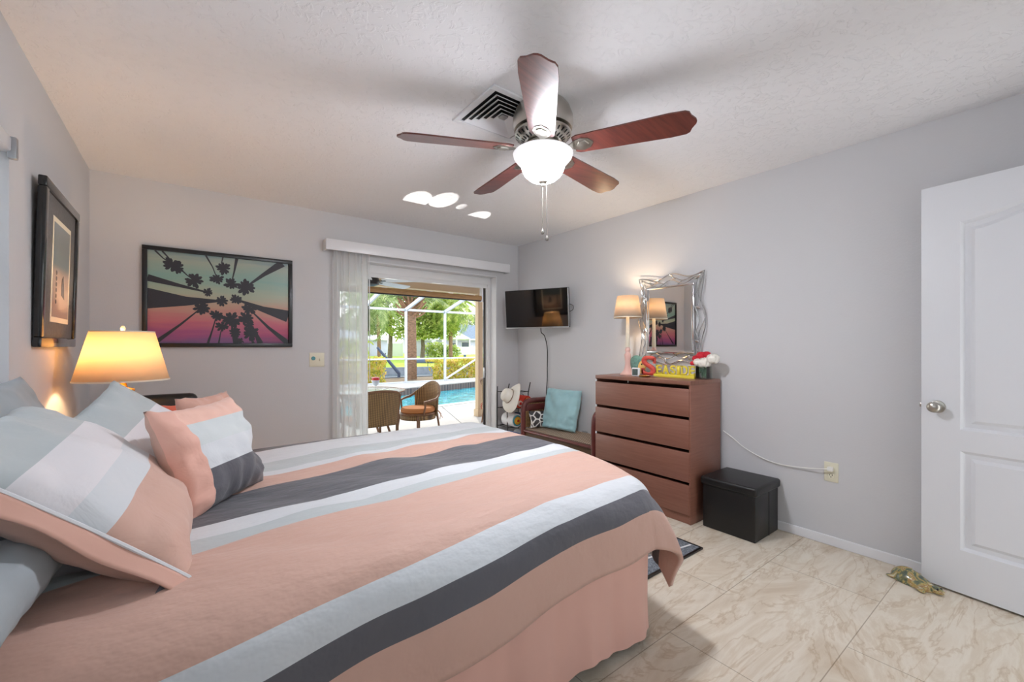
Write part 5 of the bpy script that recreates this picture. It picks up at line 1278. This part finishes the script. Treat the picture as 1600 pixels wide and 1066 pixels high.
def house(name, label, p0, p1, depth, zb, ze, zr, wallm, roofm, eave=.5, hip=True, windows=()):
    p0 = Vector((p0[0],p0[1],0)); p1 = Vector((p1[0],p1[1],0)); L = (p1-p0).length; d = (p1-p0)/L; n = Vector((-d.y, d.x, 0))
    if n.y < 0: n = -n
    t = thing(name, label, 'house' if 'house' in name else name.replace('_',' '), (p0.x,p0.y,zb), atan2(d.y, d.x))
    h = ze-zb
    part('wall', MB().box((0,0,0),(L,depth,h)), wallm, t, smooth=False)
    e = eave; mb = MB(); r_ = zr-zb; c = [(-e,-e,h),(L+e,-e,h),(L+e,depth+e,h),(-e,depth+e,h)]; hx = depth/2 if hip else 0
    a = (hx-e*(not hip), depth/2, r_); b = (L-hx+e*(not hip), depth/2, r_)
    mb.poly([c[0],c[1],b,a]).poly([c[2],c[3],a,b]).poly([c[1],c[2],b]).poly([c[3],c[0],a]).poly(c[::-1]); bmesh.ops.remove_doubles(mb.bm, verts=mb.bm.verts, dist=.001)
    part('roof', mb, roofm, t, smooth=False)
    part('fascia', MB().box((-e,-e-.03,h-.16),(L+e,-e,h+.02)), M['white'], t, smooth=False)
    for (x0,x1,z0,z1) in windows:
        w_ = part('window', MB().box((x0-.06,-.05,z0-.06),(x1+.06,-.01,z1+.06)), M['white'], t, smooth=False)
        part('pane', MB().box((x0,-.07,z0),(x1,-.051,z1)), M['window_dark'], w_, smooth=False)
    return t
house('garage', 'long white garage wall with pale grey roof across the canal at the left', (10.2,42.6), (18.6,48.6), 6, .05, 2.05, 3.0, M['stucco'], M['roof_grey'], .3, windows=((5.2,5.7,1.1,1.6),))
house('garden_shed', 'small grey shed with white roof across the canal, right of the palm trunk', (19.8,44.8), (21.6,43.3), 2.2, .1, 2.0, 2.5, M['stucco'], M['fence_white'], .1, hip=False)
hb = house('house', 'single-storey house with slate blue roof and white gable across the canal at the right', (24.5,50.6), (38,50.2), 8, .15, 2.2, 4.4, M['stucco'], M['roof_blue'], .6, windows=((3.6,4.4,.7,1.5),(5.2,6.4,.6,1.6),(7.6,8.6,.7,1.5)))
mb = MB().prism([(1.6,-1.2,2.05),(6.0,-1.2,2.05),(3.8,-1.2,3.1)], (0,1.2,0)); part('gable', mb, M['white'], hb, smooth=False)
for x in (1.8,3.8,5.8): part('porch_post', MB().box((x-.08,-1.15,-.1),(x+.08,-1.0,2.05)), M['white'], hb, smooth=False)
t = thing('vinyl_fence', 'white vinyl fence in front of the blue-grey house', 'fence', (27,46,.1))
part('fence_panel', MB().box((-2.6,-.03,.05),(10,.03,1.05)), M['fence_white'], t)
for k in range(7): part('fence_post', MB().box((-2.7+2.1*k,-.07,0),(-2.56+2.1*k,.07,1.2),.01), M['fence_white'], t)
t = thing('vinyl_fence', 'short white gate panel between the garage and the palm trunk', 'fence', (18.2,45.2,.1))
part('fence_panel', MB().box((-.9,-.03,0),(.7,.03,1.45)), M['fence_white'], t)
part('fence_post', MB().box((.7,-.07,0),(.84,.07,1.6)), M['fence_white'], t)
# boats, davits, seawall posts
def hull(L, W, Hh, m, nose=1.0):
    mb = MB()
    def f(u, v):
        a = -pi/2+pi*v; w_ = W*(1-abs(2*u-1)**2.6)**.6; return Vector(((u-.5)*L, w_*sin(a), -Hh*cos(a)*(1-abs(2*u-1)**3)**.5+.12*(2*u-1)**2))
    mb.grid(f, 24, 10); mb.xf(Matrix.Translation((0,0,Hh))); return mb
t = thing('small_boat', 'small white boat with a red bow lying on the far canal bank', 'boat', (15.6,28.4,-.16), radians(-35))
part('hull', hull(2.4,.42,.4,None), M['fence_white'], t, solid=.03)
part('bow_mark', MB().ball((-.8,-.33,.32), .17, (1.3,.3,.7)), m_red, t, label='red bow patch')
part('seat', MB().box((.3,-.3,.3),(.6,.3,.34)), M['davit'], t)
part('outboard', MB().box((1.1,-.12,.1),(1.3,.12,.75),.05), M['davit'], t)
t = thing('small_boat', 'dark upturned rowing boat on the lawn left of the white boat', 'boat', (15.4,31.6,-.14), radians(-25))
part('hull', hull(2.6,.5,.42,None).xf(Matrix.Translation((0,0,.42)) @ Matrix.Rotation(pi,4,'X')), M['davit'], t, solid=.03)
for (x0,y0,z0,x1,y1,z1,lab) in ((6.55,18.35,1.18,7.35,17.9,.05,'long blue-grey boat davit arm slanting beside the palm trunk'),(6.05,18.3,.75,6.5,18.1,.5,'short blue-grey davit arm above the left hedge')):
    t = thing('boat_davit', lab, 'boat davit', (x1,y1,-.14), 0, 'boat davits')
    part('arm', MB().tube([(x0-x1,y0-y1,z0+.14),(0,0,z1+.14)], [.05,.08], 8), M['davit'], t)
    part('base_post', MB().tube([(0,0,-.0),(0,0,z1+.16)], .07, 8), M['davit'], t)
for x in (12.0, 13.3, 14.6, 10.4):
    t = thing('fence_stake', 'thin dark stake on top of the far seawall', 'stake', (x, fy(x)+.2, -.22), 0, 'thin stakes along the far seawall')
    part('rod', MB().tube([(0,0,0),(0,0,.95)], .022, 6), M['wire'], t); part('cap', MB().ball((0,0,.96), .035), M['wire'], t)
